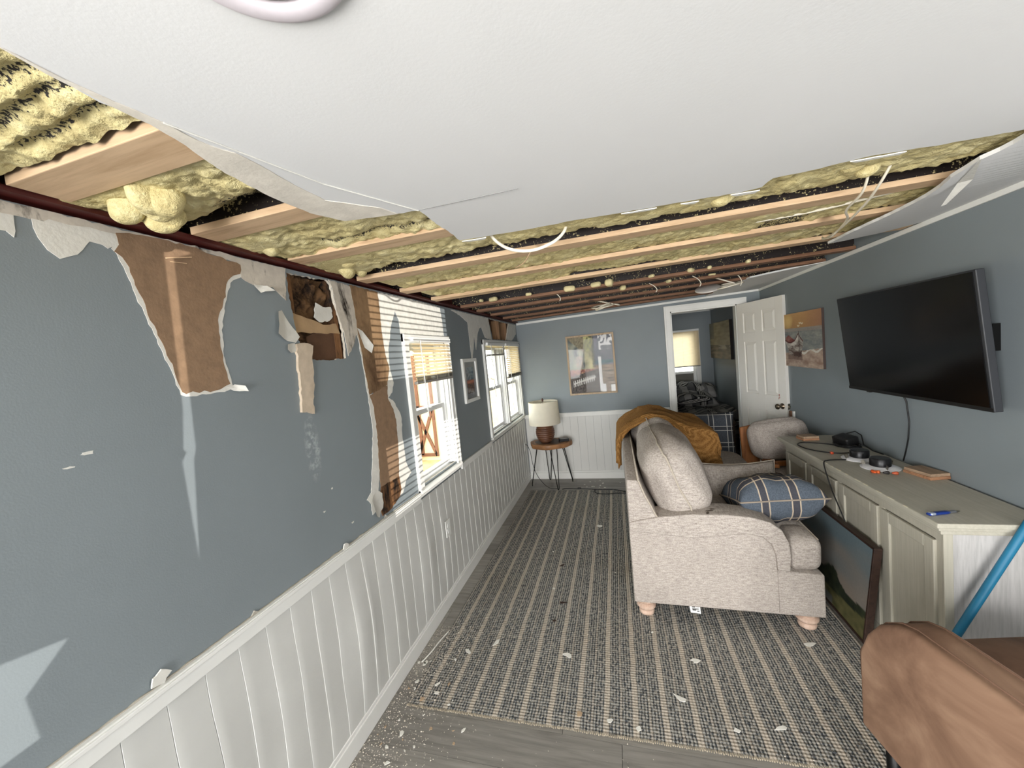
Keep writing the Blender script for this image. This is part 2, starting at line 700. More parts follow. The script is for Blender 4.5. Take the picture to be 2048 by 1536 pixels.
# torn layers lying on the drywall
LAY = [
    ('top_edge_paper', [(.40, 2.116), (.534, 2.116), (.626, 2.117), (.729, 2.116), (.838, 2.116), (.974, 2.118), (1.116, 2.118), (1.268, 2.118), (1.262, 2.097), (1.072, 2.09), (.941, 2.108), (.836, 2.100), (.726, 2.096), (.623, 2.094), (.53, 2.085), (.40, 2.08)], M_MOULD, .0012),
    ('torn_paper', [(.44, 2.09), (.549, 2.089), (.544, 2.04), (.534, 2.051), (.50, 2.056), (.44, 2.03)], M_PAPER, .0016),
    ('torn_paper', [(.576, 2.091), (.623, 2.096), (.677, 2.101), (.727, 2.099), (.733, 2.072), (.706, 2.056), (.696, 2.063), (.671, 2.065), (.655, 2.04), (.63, 2.019), (.612, 2.009), (.593, 2.025), (.581, 2.05), (.576, 2.071)], M_PAPER, .0016),
    ('torn_paper', [(.713, 2.058), (.726, 2.031), (.744, 1.974), (.763, 1.895), (.784, 1.81), (.809, 1.726), (.822, 1.66), (.853, 1.652), (.937, 1.656), (.985, 1.660), (.98, 1.681), (.969, 1.759), (.972, 1.858), (.998, 1.949), (1.026, 2.02), (1.074, 2.052), (1.08, 2.088), (.806, 2.105), (.728, 2.097)], M_PAPER, .0014),
    ('kraft_layer', [(.727, 2.102), (.807, 2.113), (.913, 2.113), (1.072, 2.09), (1.067, 2.058), (1.041, 2.048), (1.018, 2.027), (.989, 1.945), (.964, 1.89), (.961, 1.85), (.961, 1.759), (.974, 1.679), (.938, 1.664), (.906, 1.659), (.889, 1.666), (.873, 1.66), (.855, 1.667), (.836, 1.661), (.826, 1.668), (.813, 1.735), (.791, 1.822), (.769, 1.904), (.751, 1.983), (.745, 2.016), (.733, 2.04), (.718, 2.052), (.73, 2.072)], M_KRAFT, .0024),
    ('torn_paper', [(1.073, 2.094), (1.262, 2.099), (1.252, 1.986), (1.229, 2.003), (1.195, 2.031), (1.12, 2.025), (1.083, 2.037), (1.069, 2.046)], M_MOULD, .0016),
    ('torn_paper', [(1.502, 2.113), (1.652, 2.106), (1.662, 2.04), (1.67, 1.94), (1.702, 1.881), (1.747, 1.815), (1.739, 1.772), (1.682, 1.814), (1.653, 1.869), (1.619, 1.809), (1.573, 1.76), (1.566, 1.873), (1.531, 1.972), (1.522, 2.069)], M_MOULD, .0030),
    ('stained_strip', [(1.645, 2.112), (1.878, 2.108), (1.875, 2.01), (1.872, 1.899), (1.881, 1.759), (1.904, 1.679), (1.866, 1.591), (1.696, 1.555), (1.679, 1.737), (1.665, 1.89), (1.658, 2.014)], M_STAIN, .0034),
    ('stained_strip', [(1.696, 1.553), (1.866, 1.589), (1.855, 1.516), (1.897, 1.45), (1.91, 1.369), (1.905, 1.268), (1.885, 1.127), (1.874, 1.06), (1.70, 1.06), (1.704, 1.182), (1.722, 1.338), (1.721, 1.486)], M_KRAFT, .0030),
    ('rotten_base', [(1.70, 1.065), (1.874, 1.065), (1.882, .985), (1.86, .955), (1.806, .930), (1.745, .915), (1.685, .912), (1.655, .985), (1.68, 1.03)], M_ROT, .0034),
    ('torn_paper', [(1.659, 1.899), (1.747, 1.815), (1.703, 1.633), (1.725, 1.485), (1.744, 1.36), (1.716, 1.178), (1.669, 1.032), (1.699, .961), (1.637, .96), (1.606, .952), (1.605, 1.01), (1.576, 1.042), (1.616, 1.065), (1.651, 1.198), (1.69, 1.372), (1.687, 1.53), (1.678, 1.673)], M_PAPER, .0022),
    ('torn_paper', [(1.856, 2.108), (2.112, 2.112), (2.361, 2.110), (2.662, 2.105), (2.674, 1.992), (2.676, 1.89), (2.069, 1.886), (2.065, 1.968), (2.032, 2.019), (1.977, 1.933), (1.917, 1.787), (1.911, 1.687), (1.933, 1.599), (1.906, 1.544), (1.84, 1.51), (1.843, 1.621), (1.877, 1.689), (1.862, 1.899)], mould('white_paper_light_mould', sR(222, 221, 214), sR(60, 52, 46), .66, .74), .0018),
    ('torn_paper', [(1.834, 1.53), (1.902, 1.501), (1.955, 1.429), (1.971, 1.379), (1.957, 1.286), (1.965, 1.118), (2.006, 1.043), (1.943, 1.018), (1.897, .96), (1.855, .961), (1.851, 1.137), (1.876, 1.304)], M_PAPER, .0018),
    ('torn_paper', [(2.846, 2.108), (3.346, 2.108), (3.797, 2.108), (3.861, 1.885), (3.642, 1.899), (3.554, 2.0), (3.50, 1.99), (3.434, 1.932), (3.349, 1.78), (3.334, 1.91), (3.29, 1.80), (3.213, 1.668), (3.205, 1.87), (3.20, 2.027), (3.05, 2.07)], M_PAPER, .0016),
    ('torn_paper', [(4.60, 2.104), (4.946, 2.102), (4.92, 1.984), (4.678, 1.89), (4.44, 1.89)], M_PAPER, .0016),
    ('strip_of_lath_paper', [(1.262, 1.813), (1.302, 1.819), (1.348, 1.807), (1.332, 1.748), (1.328, 1.642), (1.309, 1.58), (1.307, 1.521), (1.274, 1.535), (1.244, 1.538), (1.255, 1.649), (1.259, 1.75)], mould('mouldy_tan_strip', sR(196, 180, 160), sR(52, 46, 42), .6, .72, 14), .012),
]
for i, (nm, poly, mt, t) in enumerate(LAY):
    big = max(p[1] for p in poly) - min(p[1] for p in poly) > .4
    sheet([jag(poly, .0035, .014, 20 + i)], 'x', .0002, t).build(nm, mt, wall)


def curl(name, poly, lift, mt, seed, axis=(0, 1)):
    """a torn flap that bends away from the wall"""
    cy = sum(p[0] for p in poly) / len(poly)
    cz = sum(p[1] for p in poly) / len(poly)
    m = MB()
    n = len(poly)
    vs = [(.006, cy, cz)]
    for rr_ in (.5, 1.0):
        for i, p in enumerate(poly):
            q = (cy + (p[0] - cy) * rr_, cz + (p[1] - cz) * rr_)
            d = (q[0] - cy) * axis[0] + (q[1] - cz) * axis[1]
            vs.append((.004 + lift * max(0, d) * 8 + .003 * R_.random(), q[0], q[1]))
    fs = [(0, 1 + i, 1 + (i + 1) % n) for i in range(n)]
    fs += [(1 + i, 1 + n + i, 1 + n + (i + 1) % n, 1 + (i + 1) % n) for i in range(n)]
    return m.add(vs, fs).build(name, mt, wall, smooth=True)


curl('paper_flap', jag([(1.186, 1.937), (1.215, 1.945), (1.242, 1.9), (1.29, 1.844), (1.266, 1.819), (1.201, 1.834), (1.166, 1.852), (1.182, 1.887)], .003, .02, 50), .05, M_PAPER, 1, (-1, 0))
curl('paper_flap', jag([(1.212, 1.811), (1.26, 1.818), (1.265, 1.783), (1.23, 1.778), (1.209, 1.791)], .002, .015, 51), .05, M_PAPER, 2, (-1, 0))
curl('paper_flap', jag([(.955, 1.668), (.985, 1.676), (1.012, 1.668), (1.018, 1.648), (.98, 1.655)], .002, .012, 52), .08, M_PAPER, 3, (1, 0))
curl('paper_flap', jag([(1.65, 1.06), (1.70, 1.03), (1.69, .955), (1.64, .925), (1.60, .95), (1.585, 1.03)], .006, .02, 53), .06, M_PAPER, 4, (-1, -.3))
curl('paper_flap', jag([(1.11, 2.03), (1.16, 2.03), (1.175, 2.012), (1.13, 2.0)], .003, .012, 54), .08, M_PAPER, 5, (1, -1))
curl('paper_flap', [(1.66, 1.90), (1.70, 1.885), (1.755, 1.81), (1.74, 1.77), (1.70, 1.80)], .05, M_PAPER, 6, (1, 0))
MB().tube([(.006, .835, 2.060), (.010, .905, 2.078)], .0018, 5).tube([(.006, .845, 2.052), (.008, .89, 2.056)], .001, 5).build('straw_splinter', M_PINE_X, wall)
# small scars
for (yy, zz, ry_, rz_) in ((.60, 1.545, .018, .006), (1.30, 1.10, .008, .004), (1.36, 1.18, .006, .005), (1.46, .98, .012, .005), (.565, 1.52, .012, .003)):
    pts = [(yy + ry_ * math.cos(a) * R_.uniform(.5, 1.1), zz + rz_ * math.sin(a) * R_.uniform(.5, 1.1)) for a in [i * .7 for i in range(9)]]
    sheet([pts], 'x', .0002, .001).build('scar', M_PAPER if zz > 1.5 or zz < 1.2 else plain('pale_scuff', sR(160, 168, 172), .8), wall)

# ---- wainscot of buckled boards under the rail
wains = root('trim_1', 'white wainscot of buckled boards along the left wall', 'wainscot')
def bulge(yv):
    return math.exp(-((yv - 1.52) / .16) ** 2) * 1.0 + math.exp(-((yv - 2.18) / .22) ** 2) * .75 + math.exp(-((yv - .9) / .35) ** 2) * .45 + .06
seams = []
yy = .06
for i in range(60):
    seams.append(yy)
    yy += .101 if yy < 2.5 else .104
    if yy > D - .02:
        break
seams.append(D - .012)
nz = 10
def seam(i, t):
    s_ = seams[i]
    if 0 < i < len(seams) - 1 and .4 < s_ < 2.7:
        s_ += .017 * bulge(s_) * math.sin(math.pi * t) * (1 if (i * 7) % 5 else .3) + .005 * N2(s_ * 9, t * 3, 5)
    return s_
def surf(yv, t, u, i):
    b = bulge(yv) * math.sin(math.pi * min(1, t * 1.05)) ** 1.3
    tw = ((i * 37) % 11) / 11 - .5
    return .004 + .014 * b * (.5 + .5 * math.sin(yv * 19)) + (1 - u) * (.0020 + .008 * b * abs(tw)) + .002 * N2(yv * 5, t * 4)
for i in range(len(seams) - 1):
    m = MB()
    vs, fs = [], []
    for j in range(nz + 1):
        t = j / nz
        z = .095 + t * (.845 - .095)
        for u in (.004, .014, .04, .3, .65, .996):
            ya = seam(i, t) + u * (seam(i + 1, t) - seam(i, t))
            xx = surf(ya, t, u, i)
            if u < .03:
                xx = .0015 if u < .01 else xx * .93
            vs.append((xx, ya, z))
    for j in range(nz):
        for q in range(5):
            a = j * 6 + q
            fs.append((a, a + 1, a + 7, a + 6))
    m.add(vs, fs).build('board', M_PANEL, wains, smooth='auto')
MB().box(.0, .018, -4.4, 2.06, .838, RAIL).box(0, .024, -4.4, 2.06, RAIL - .016, RAIL - .004).build('rail', M_WHITE, wains, bevel=.002)
MB().box(.0, .018, 2.73, 3.50, .838, RAIL - .012).build('rail', M_WHITE, wains, bevel=.002)
MB().box(.0, .016, -4.4, D, 0, .085).box(0, .010, -4.4, D, .085, .10).build('baseboard', M_WHITE, wains, bevel=.003)
# ragged caulk on the top of the rail
cl = []
yy = -.2
top, bot = [], []
while yy < 2.05:
    top.append((yy, RAIL + .002 + .009 * abs(N2(yy * 17, 3)) + (.012 if R_.random() < .06 else 0)))
    bot.append((yy, RAIL - .002))
    yy += .012
sheet([bot + top[::-1]], 'x', .0003, .005).build('torn_caulk', plain('grey_torn_caulk', sR(176, 170, 158), .9, .15, 20), wains)
for (yy, zz, sz) in ((.66, .915, .026), (1.385, .902, .02)):
    pts = [(yy + sz * math.cos(a) * R_.uniform(.6, 1.1), zz + sz * .8 * math.sin(a) * R_.uniform(.6, 1.1)) for a in [i * .63 for i in range(10)]]
    sheet([pts], 'x', .006, .011).build('paint_flake', M_PAPER, wains)

# ---- outlets
def outlet(name, label, to3, parts=True):
    o = thing(name, label, 'outlet', to3(0, 0, 0))
    MB().hexa([to3(a, b, c) for c in (0, .006) for (a, b) in ((-.036, -.058), (.036, -.058), (.036, .058), (-.036, .058))]).build('cover_plate', M_WHITE, o, bevel=.002)
    for s in (-.02, .02):
        MB().hexa([to3(a, b + s, c) for c in (.006, .008) for (a, b) in ((-.015, -.013), (.015, -.013), (.015, .013), (-.015, .013))]).build('socket', M_VINYL, o)
    return o
outlet('wall_outlet', 'white outlet plate on the buckled white wainscot below the first window', lambda a, b, c: (.022 + c, 2.355 + a, .533 + b))
outlet('wall_outlet', 'outlet with black plugs on the left wall beside the side table', lambda a, b, c: (.010 + c, 4.782 + a, .499 + b))


# ================================================================== WINDOWS
def window(n, op, casing, split=None, label=''):
    y0, y1, z0, z1 = op[0], op[1], op[2], op[3]
    r = root('window_%d' % n, label, 'window')
    cy0, cy1, cz0, cz1 = casing
    # casing boards
    MB().box(0, .017, cy0, y0, cz0 + .02, cz1).box(.017, .022, cy0, cy0 + .018, cz0 + .02, cz1).build('casing_side', M_WHITE, r, bevel=.002)
    if cy1 < 4.93:
        MB().box(0, .017, y1, cy1, cz0 + .02, cz1).box(.017, .022, cy1 - .018, cy1, cz0 + .02, cz1).build('casing_side', M_WHITE, r, bevel=.002)
    else:
        MB().box(0, .017, y1, cy1, cz0 + .02, cz1).build('casing_side', M_WHITE, r, bevel=.002)
    MB().box(0, .018, cy0, cy1, z1, cz1).box(.018, .024, cy0, cy1, cz1 - .018, cz1).build('casing_head', M_WHITE, r, bevel=.002)
    MB().hexa([(-.10, cy0, z0 - .03), (.026, cy0, z0 - .042), (.026, cy1, z0 - .042), (-.10, cy1, z0 - .03),
               (-.10, cy0, z0 + .002), (.026, cy0, z0 - .022), (.026, cy1, z0 - .022), (-.10, cy1, z0 + .002)]).build('sill', M_WHITE, r, bevel=.002)
    MB().box(0, .014, cy0, cy1, cz0 - .01, z0 - .042).build('apron', M_WHITE, r, bevel=.002)
    units = [(y0, y1)] if not split else [(y0, split[0]), (split[1], y1)]
    if split:
        MB().box(-.1, .017, split[0], split[1], z0, z1).build('mullion', M_WHITE, r, bevel=.002)
    for (a, b) in units:
        MB().box(-.1, -.0, a, a + .012, z0, z1).build('jamb', M_VINYL, r)
        MB().box(-.1, -.0, b - .012, b, z0, z1).build('jamb', M_VINYL, r)
        MB().box(-.1, 0, a, b, z1 - .012, z1).build('jamb', M_VINYL, r)
        MB().box(-.1, -.03, a + .012, a + .024, z0, z1 - .012).box(-.1, -.03, b - .024, b - .012, z0, z1 - .012).build('track', M_VINYL, r)
        zm = z0 + (z1 - z0) * .49
        a2, b2 = a + .024, b - .024
        for (zz0, zz1, xx, nm) in ((z0 + .004, zm + .018, -.055, 'lower_sash'), (zm - .014, z1 - .012, -.085, 'upper_sash')):
            m = MB()
            w = .034
            m.box(xx - .014, xx + .014, a2, a2 + w, zz0, zz1).box(xx - .014, xx + .014, b2 - w, b2, zz0, zz1)
            m.box(xx - .014, xx + .014, a2 + w, b2 - w, zz0, zz0 + w).box(xx - .014, xx + .014, a2 + w, b2 - w, zz1 - w, zz1)
            s = m.build(nm, M_VINYL, r, bevel=.003)
            MB().box(xx - .002, xx + .002, a2 + w, b2 - w, zz0 + w, zz1 - w).build('pane', M_GLASS, s)
        MB().box(-.041, -.028, (a + b) / 2 - .03, (a + b) / 2 + .03, zm + .0, zm + .014).build('sash_lock', M_VINYL, r)
    return r


window(1, W1, (2.065, 2.722, .87, 1.885), None, 'single white double-hung window beside the torn wall')
window(2, (W2[0], W3[1], W2[2], W2[3]), (3.515, 4.945, .87, 1.88), (W2[1], W3[0]), 'pair of white double-hung windows near the far corner')


def blind(label, y0, y1, ztop, zbot, pitch=.0215, stack=.045, xx=.022, wand=.35, tilt=.72, to=None, sag=0.0, group=None):
    """venetian blind with each slat its own part; zbot is the underside of the bottom rail"""
    if to is None:
        to = lambda d, y, z: (xx + d, y, z)
    b = thing('venetian_blind', label, 'blind', to(0, (y0 + y1) / 2, ztop), group)
    def bx(d0, d1, a0, a1, z0, z1):
        return MB().hexa([to(d, a, z) for z in (z0, z1) for (d, a) in ((d0, a0), (d1, a0), (d1, a1), (d0, a1))])
    bx(-.016, .016, y0 - .004, y1 + .004, ztop - .03, ztop).build('headrail', M_VINYL, b, bevel=.002)
    z = ztop - .045
    me = None
    zb = zbot + .018 + stack
    n = int((z - zb) / pitch)
    c, s = math.cos(tilt), math.sin(tilt)
    def slat(zc, tl=None):
        cc, ss = (c, s) if tl is None else (math.cos(tl), math.sin(tl))
        m = MB()
        vs, fs = [], []
        for a in (y0, (y0 + y1) / 2, y1):
            dz = -sag * (1 - abs(a - (y0 + y1) / 2) / ((y1 - y0) / 2))
            for (u, h) in ((-.0125, 0), (-.005, .0018), (.005, .0018), (.0125, 0)):
                vs.append(to(u * cc, a, zc + dz - u * ss + h))
        for q in range(2):
            for p in range(3):
                k0 = q * 4 + p
                fs.append((k0, k0 + 1, k0 + 5, k0 + 4))
        return m.add(vs, fs)
    for i in range(n + 1):
        slat(z - i * (z - zb) / max(1, n)).build('slat', M_SLAT, b, smooth=True)
    m = MB()
    for i in range(int(stack / .0042)):
        q = slat(zbot + .020 + i * .0042, .05)
        m.add(q.v, q.f)
    m.build('stacked_slats', M_SLATG, b)
    bx(-.013, .013, y0, y1, zbot, zbot + .018).build('bottom_rail', M_SLATG, b, bevel=.003)
    for f in (.14, .5, .86) if y1 - y0 > .4 else (.2, .8):
        yy = y0 + f * (y1 - y0)
        MB().tube([to(.0132, yy, zbot + .01), to(.0132, yy, ztop - .03)], .0009, 5).build('ladder_cord', M_WIRE, b)
    if wand:
        yy = y0 + .07
        MB().tube([to(.024, yy, ztop - .02), to(.027, yy, zbot - wand)], .0035, 6).build('wand', M_VINYL, b, smooth=True)
    return b


blind('half lowered cream blind on the nearest window beside the torn wall', 2.15, 2.70, 1.865, 1.565, wand=.22, stack=.03)
blind('short raised cream blind on the double window, left half', 3.60, 4.165, 1.85, 1.715, pitch=.024, stack=.05, wand=.42)
blind('longer cream blind on the double window, by the room corner', 4.27, 4.90, 1.85, 1.44, stack=.03, wand=.12)

# ================================================================== CEILING
EDGE = [(.517, .335), (.512, .355), (.508, .399), (.5, .442), (.508, .503), (.496, .568), (.464, .667), (.451, .79), (.456, .913), (.495, 1.007), (.598, 1.033), (.714, 1.059), (.711, 1.143), (.712, 1.286), (.71, 1.382), (.815, 1.397), (.975, 1.418), (1.14, 1.424), (1.314, 1.45), (1.448, 1.464), (1.562, 1.477), (1.69, 1.496), (1.752, 1.486), (1.762, 1.425), (1.863, 1.425), (1.961, 1.415), (2.019, 1.409), (2.088, 1.424), (2.124, 1.426), (2.18, 1.44), (2.275, 1.448), (2.39, 1.458)]
edge = jag(EDGE, .003, .02, 70, closed=False)
main = [(-.0, -4.5), (0, -.30), (.50, -.30)] + edge + [(2.50, 1.43), (2.62, 1.40), (W, 1.39), (W, -4.5)]
ceil = sheet([main], 'z', lambda x: ZC(x), lambda x: ZC(x) + .013).build('ceiling', M_CEIL)
tag(ceil, 'white drywall ceiling torn open over furring boards and foam', 'ceiling', kind='structure')
edge_mat(ceil, 2, M_GYP)
BAND = [(.517, .335), (.508, .399), (.508, .503), (.496, .568), (.464, .667), (.451, .79), (.456, .913), (.495, 1.007), (.598, 1.033), (.651, 1.045), (.633, .983), (.575, .909), (.543, .872), (.541, .776), (.548, .678), (.547, .624), (.531, .587), (.528, .547), (.531, .519), (.521, .449), (.516, .396), (.518, .346)]
sheet([jag(BAND, .002, .02, 71)], 'z', lambda x: ZC(x) - .0016, lambda x: ZC(x) - .0002).build('torn_paper_edge', plain('bare_gypsum_paper', sR(222, 215, 203), .9, .1, 16, .3, 50), ceil)
# long hairline crack bead
MB().tube([(.53, .51, ZC(.53) - .0015), (.60, .80, ZC(.6) - .0015), (.714, 1.056, ZC(.71) - .0015)], .0016, 5).build('loose_tape_edge', M_PAPER, ceil)
MB().box(.715, 1.02, 1.056, 1.0585, ZC(.8) - .0022, ZC(.8) - .0012).build('seam_line', plain('grey_joint_line', sR(150, 150, 148), .9), ceil)
# the strip that sags along the right wall
FLAP = [(2.405, 1.43), (2.434, 1.515), (2.431, 1.582), (2.412, 1.623), (2.419, 1.745), (2.448, 1.832), (2.47, 1.99), (2.474, 2.143), (2.453, 2.4), (2.453, 2.614), (2.55, 2.643), (2.72, 2.654), (2.84, 2.60), (W, 2.56), (W, 1.43)]
def sagz(x, y_):
    return ZC(x) - .030 * max(0, (W - x) / .45) ** 1.2 * max(0, min(1, (y_ - 1.43) / .5))
m = MB()
fl = jag(FLAP, .003, .03, 72)
tr = geometry.tessellate_polygon([[Vector((p[0], p[1], 0)) for p in fl]])
n = len(fl)
m.add([(p[0], p[1], sagz(*p)) for p in fl] + [(p[0], p[1], sagz(*p) + .013) for p in fl],
      [tuple(t) for t in tr] + [tuple(n + i for i in reversed(t)) for t in tr] + [(i, (i + 1) % n, n + (i + 1) % n, n + i) for i in range(n)])
m.build('sagging_drywall', M_CEIL, ceil)
MB().add([(2.40, 1.60, sagz(2.4, 1.6) - .004), (2.52, 1.80, sagz(2.5, 1.8) - .006), (2.53, 1.93, sagz(2.5, 1.9) - .045), (2.52, 1.94, sagz(2.5, 1.9) - .047), (2.49, 1.82, sagz(2.49, 1.8) - .004)], [(0, 1, 4), (1, 2, 3, 4)]).build('hanging_paper', M_PAPER, ceil)
CORN = [(2.336, 4.722), (2.328, 4.379), (2.399, 4.136), (2.44, 3.851), (2.576, 3.744), (2.759, 3.617), (2.844, 3.577), (W, 3.56), (W, D), (2.32, D)]
sheet([jag(CORN, .006, .04, 73)], 'z', lambda x: ZC(x), lambda x: ZC(x) + .013).build('drywall_piece', M_CEIL, ceil)
# torn paper tips on the long edge
for (x0, x1, yb, dy) in ((.715, .81, 1.388, .018), (1.30, 1.42, 1.452, .012), (1.50, 1.56, 1.478, .016), (1.66, 1.75, 1.492, .020), (1.96, 2.10, 1.412, .014)):
    sheet([jag([(x0, yb), (x1, yb + .006), (x1 - .01, yb + dy + .006), (x0 + .02, yb + dy)], .002, .02, int(x0 * 100))], 'z', ZC(x0) - .004, ZC(x0) - .001).build('torn_paper_tip', M_PAPER, ceil)

# furring boards, 38 x 89 laid flat; they run across the room a little askew
JO = [(-.30, .0), (.085, 0.0), (.525, 0.02), (.885, .03), (1.235, .06), (1.645, .07), (2.035, .065), (2.435, .075), (2.96, .07), (3.34, .07), (3.75, .07), (4.20, .07), (4.60, .03)]
def joist(y0, sk, lift, x0=.045, x1=W - .005, wd=.082, th=.019):
    vs = []
    for h in (0, th):
        for (x, yy) in ((x0, 0), (x1, 0), (x1, wd), (x0, wd)):
            vs.append((x, y0 + sk * x + yy, ZC(x) + lift + h))
    return MB().hexa(vs)
for i, (y0, sk) in enumerate(JO):
    if y0 < .5:
        continue
    near = y0 < 1.5
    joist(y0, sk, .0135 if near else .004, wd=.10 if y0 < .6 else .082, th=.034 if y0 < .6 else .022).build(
        'joist', M_PINE_X if y0 < 2.7 else M_BROWN_X, ceil, bevel=.002)
# dark steel purlins above the boards
for i, (y0, sk) in enumerate(JO):
    if y0 in (.885, 1.645, 2.96, 3.34, 3.75, 4.20, 4.60, 2.435, 2.035):
        yb = y0 + .03
        MB().hexa([(-.08, yb, ZL + .03), (W, yb + sk * W, ZC(W) + .03), (W, yb + .03 + sk * W, ZC(W) + .03), (-.08, yb + .03, ZL + .03),
                   (-.08, yb, ZL + .20), (W, yb + sk * W, ZC(W) + .20), (W, yb + .03 + sk * W, ZC(W) + .20), (-.08, yb + .03, ZL + .20)]).build('steel_purlin', M_STEEL, ceil)
for (xa, bays) in ((1.07, (1.5, 4.9)), (1.95, (1.9, 2.9))):
    MB().box(xa, xa + .05, bays[0], bays[1], ZC(xa) + .07, ZC(xa) + .16).build('cross_brace', M_DARK, ceil)
MB().box(-.115, W + .1, -4.5, 7.35, 2.40, 2.44).build('roof_deck', M_DARK, ceil)
# red beam on the wall plate
MB().box(-.095, .032, -1.0, D, 2.128, 2.140).box(-.05, -.035, -1.0, D, 2.14, 2.26).box(-.095, .032, -1.0, D, 2.26, 2.272).build('steel_beam', M_RED, ceil)

# spray foam: one blanket for each bay
def foam_mat():
    nb = NB('spray_foam')
    a = nb.new('ShaderNodeVertexColor', layer_name='paint')
    mk = nb.xyz(a.outputs[0])[0]
    f = nb.noise(150, 3, .6)
    g = nb.noise(45, 4, .6)
    h = nb.noise(7, 3)
    c = nb.ramp(nb.math('MULTIPLY_ADD', h, .5, nb.math('MULTIPLY', g, .5)), [(.3, sR(176, 158, 108)), (.5, sR(208, 194, 142)), (.7, sR(226, 216, 172))])
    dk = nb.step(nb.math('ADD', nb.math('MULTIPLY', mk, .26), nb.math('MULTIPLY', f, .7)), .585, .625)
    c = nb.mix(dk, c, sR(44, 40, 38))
    nb.bump(nb.math('ADD', g, nb.math('MULTIPLY', f, .5)), .8, .008)
    return nb.set(c, .7, 0, .35)
M_FOAM = foam_mat()
FC, FD = sR(212, 196, 140), sR(52, 44, 36)
def foam(y0, y1, sk, x0, x1, h0, h1, nx, ny, seed, dark=None, lump=.02, edge=.35):
    cols = []
    vs, fs = [], []
    for i in range(nx + 1):
        for j in range(ny + 1):
            a, b = i / nx, j / ny
            x = x0 + (x1 - x0) * a
            yv = y0 + sk * x + (y1 - y0) * b
            d0 = noise.voronoi(Vector((x * 34 + seed, yv * 34, seed)))[0][0]
            d1 = noise.voronoi(Vector((x * 11 + seed, yv * 13, 2.2)))[0][0]
            big = N2(x * 2.3 + seed, yv * 3)
            up = max(0, min(1, (b - edge) / (1 - edge)))
            z = ZC(x) + h0 + (h1 - h0) * up * up * (3 - 2 * up) - lump * .5 * (1 - min(1, d0 * 1.25)) - lump * (1 - min(1, d1)) + .012 * big
            z += .006 * N2(x * 40, yv * 40, seed)
            z -= .035 * math.exp(-((x - .12) / .08) ** 2) * (.6 + .6 * N2(yv * 9, seed)) * math.sin(math.pi * min(1, b * 1.1))
            mk = dark(x, b, yv) if dark else 0
            z += .012 * mk
            z = max(z, ZC(x) + .016)
            vs.append((x, yv, z))
            cols.append((mk, mk, mk))
    for i in range(nx):
        for j in range(ny):
            q = i * (ny + 1) + j
            fs.append((q, q + ny + 1, q + ny + 2, q + 1))
    me = bpy.data.meshes.new('spray_foam')
    me.from_pydata(vs, [], fs)
    me.polygons.foreach_set('use_smooth', [True] * len(fs))
    ca = me.color_attributes.new('paint', 'FLOAT_COLOR', 'POINT')
    for k_, c in enumerate(cols):
        ca.data[k_].color = (*c, 1)
    me.materials.append(M_FOAM)
    o = link('spray_foam', me, ceil)
    o['kind'] = 'stuff'
    return o
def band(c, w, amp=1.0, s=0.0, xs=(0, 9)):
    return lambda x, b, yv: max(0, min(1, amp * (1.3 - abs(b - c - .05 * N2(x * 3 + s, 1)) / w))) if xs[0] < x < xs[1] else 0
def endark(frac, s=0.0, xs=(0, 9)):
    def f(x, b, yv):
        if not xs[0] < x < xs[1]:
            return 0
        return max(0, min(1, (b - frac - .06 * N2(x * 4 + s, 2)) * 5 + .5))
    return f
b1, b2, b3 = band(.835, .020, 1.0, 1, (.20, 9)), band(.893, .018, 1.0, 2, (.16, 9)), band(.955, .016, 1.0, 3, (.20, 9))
foam(-.32, .515, 0.01, -.06, .60, .042, .036, 100, 130, 1.0, lambda x, b, yv: max(b1(x, b, yv), b2(x, b, yv), b3(x, b, yv)), lump=.014)
foam(.61, .95, .02, -.02, .62, .040, .110, 90, 56, 2.0, endark(.56, 1, (.20, 9)), lump=.024, edge=.45)
foam(.96, 1.30, .045, -.02, 1.0, .040, .040, 120, 50, 3.0, band(.66, .08, .9, 4, (.25, 9)), lump=.020)
foam(1.31, 1.70, .065, -.01, W, .036, .112, 320, 46, 4.0, endark(.68, 5, (.24, 9)), lump=.022, edge=.62)
foam(1.72, 2.08, .068, .08, W, .038, .040, 320, 40, 5.0, endark(.5, 3, (1.95, 2.15)), lump=.020)
foam(2.11, 2.48, .07, .10, W, .038, .040, 300, 40, 6.0, endark(.85, 7, (1.0, 1.6)), lump=.020)
# foam dribbles below the far boards
bl = MB().roundbox((.03, .016, .014), .012, 4, wob=.012)
bme = bl.mesh('foam_dribble', plain('cured_foam', sR(222, 208, 160), .8, .1, 20), smooth=True)
for (xx, yv, s) in ((.35, 2.93, 1.2), (.62, 2.97, .8), (.93, 3.02, 1.5), (1.15, 3.03, 1.3), (1.24, 3.04, 1.8), (1.55, 3.05, .8), (1.82, 3.08, 1.1), (1.95, 3.1, .9), (2.2, 3.1, .9), (.25, 2.9, .7), (1.35, 3.42, 1.4), (2.05, 3.5, 1.0), (1.72, 3.45, .9)):
    link('foam_dribble', bme, ceil, TR(xx, yv, ZC(xx) + .026, 0, 0, R_.uniform(0, 3)) @ Matrix.Diagonal((s, s, s, 1)))
lump_m = MB().roundbox((.045, .04, .034), .033, 12, wob=.05).mesh('foam_lump', foam_mat(), smooth=True)
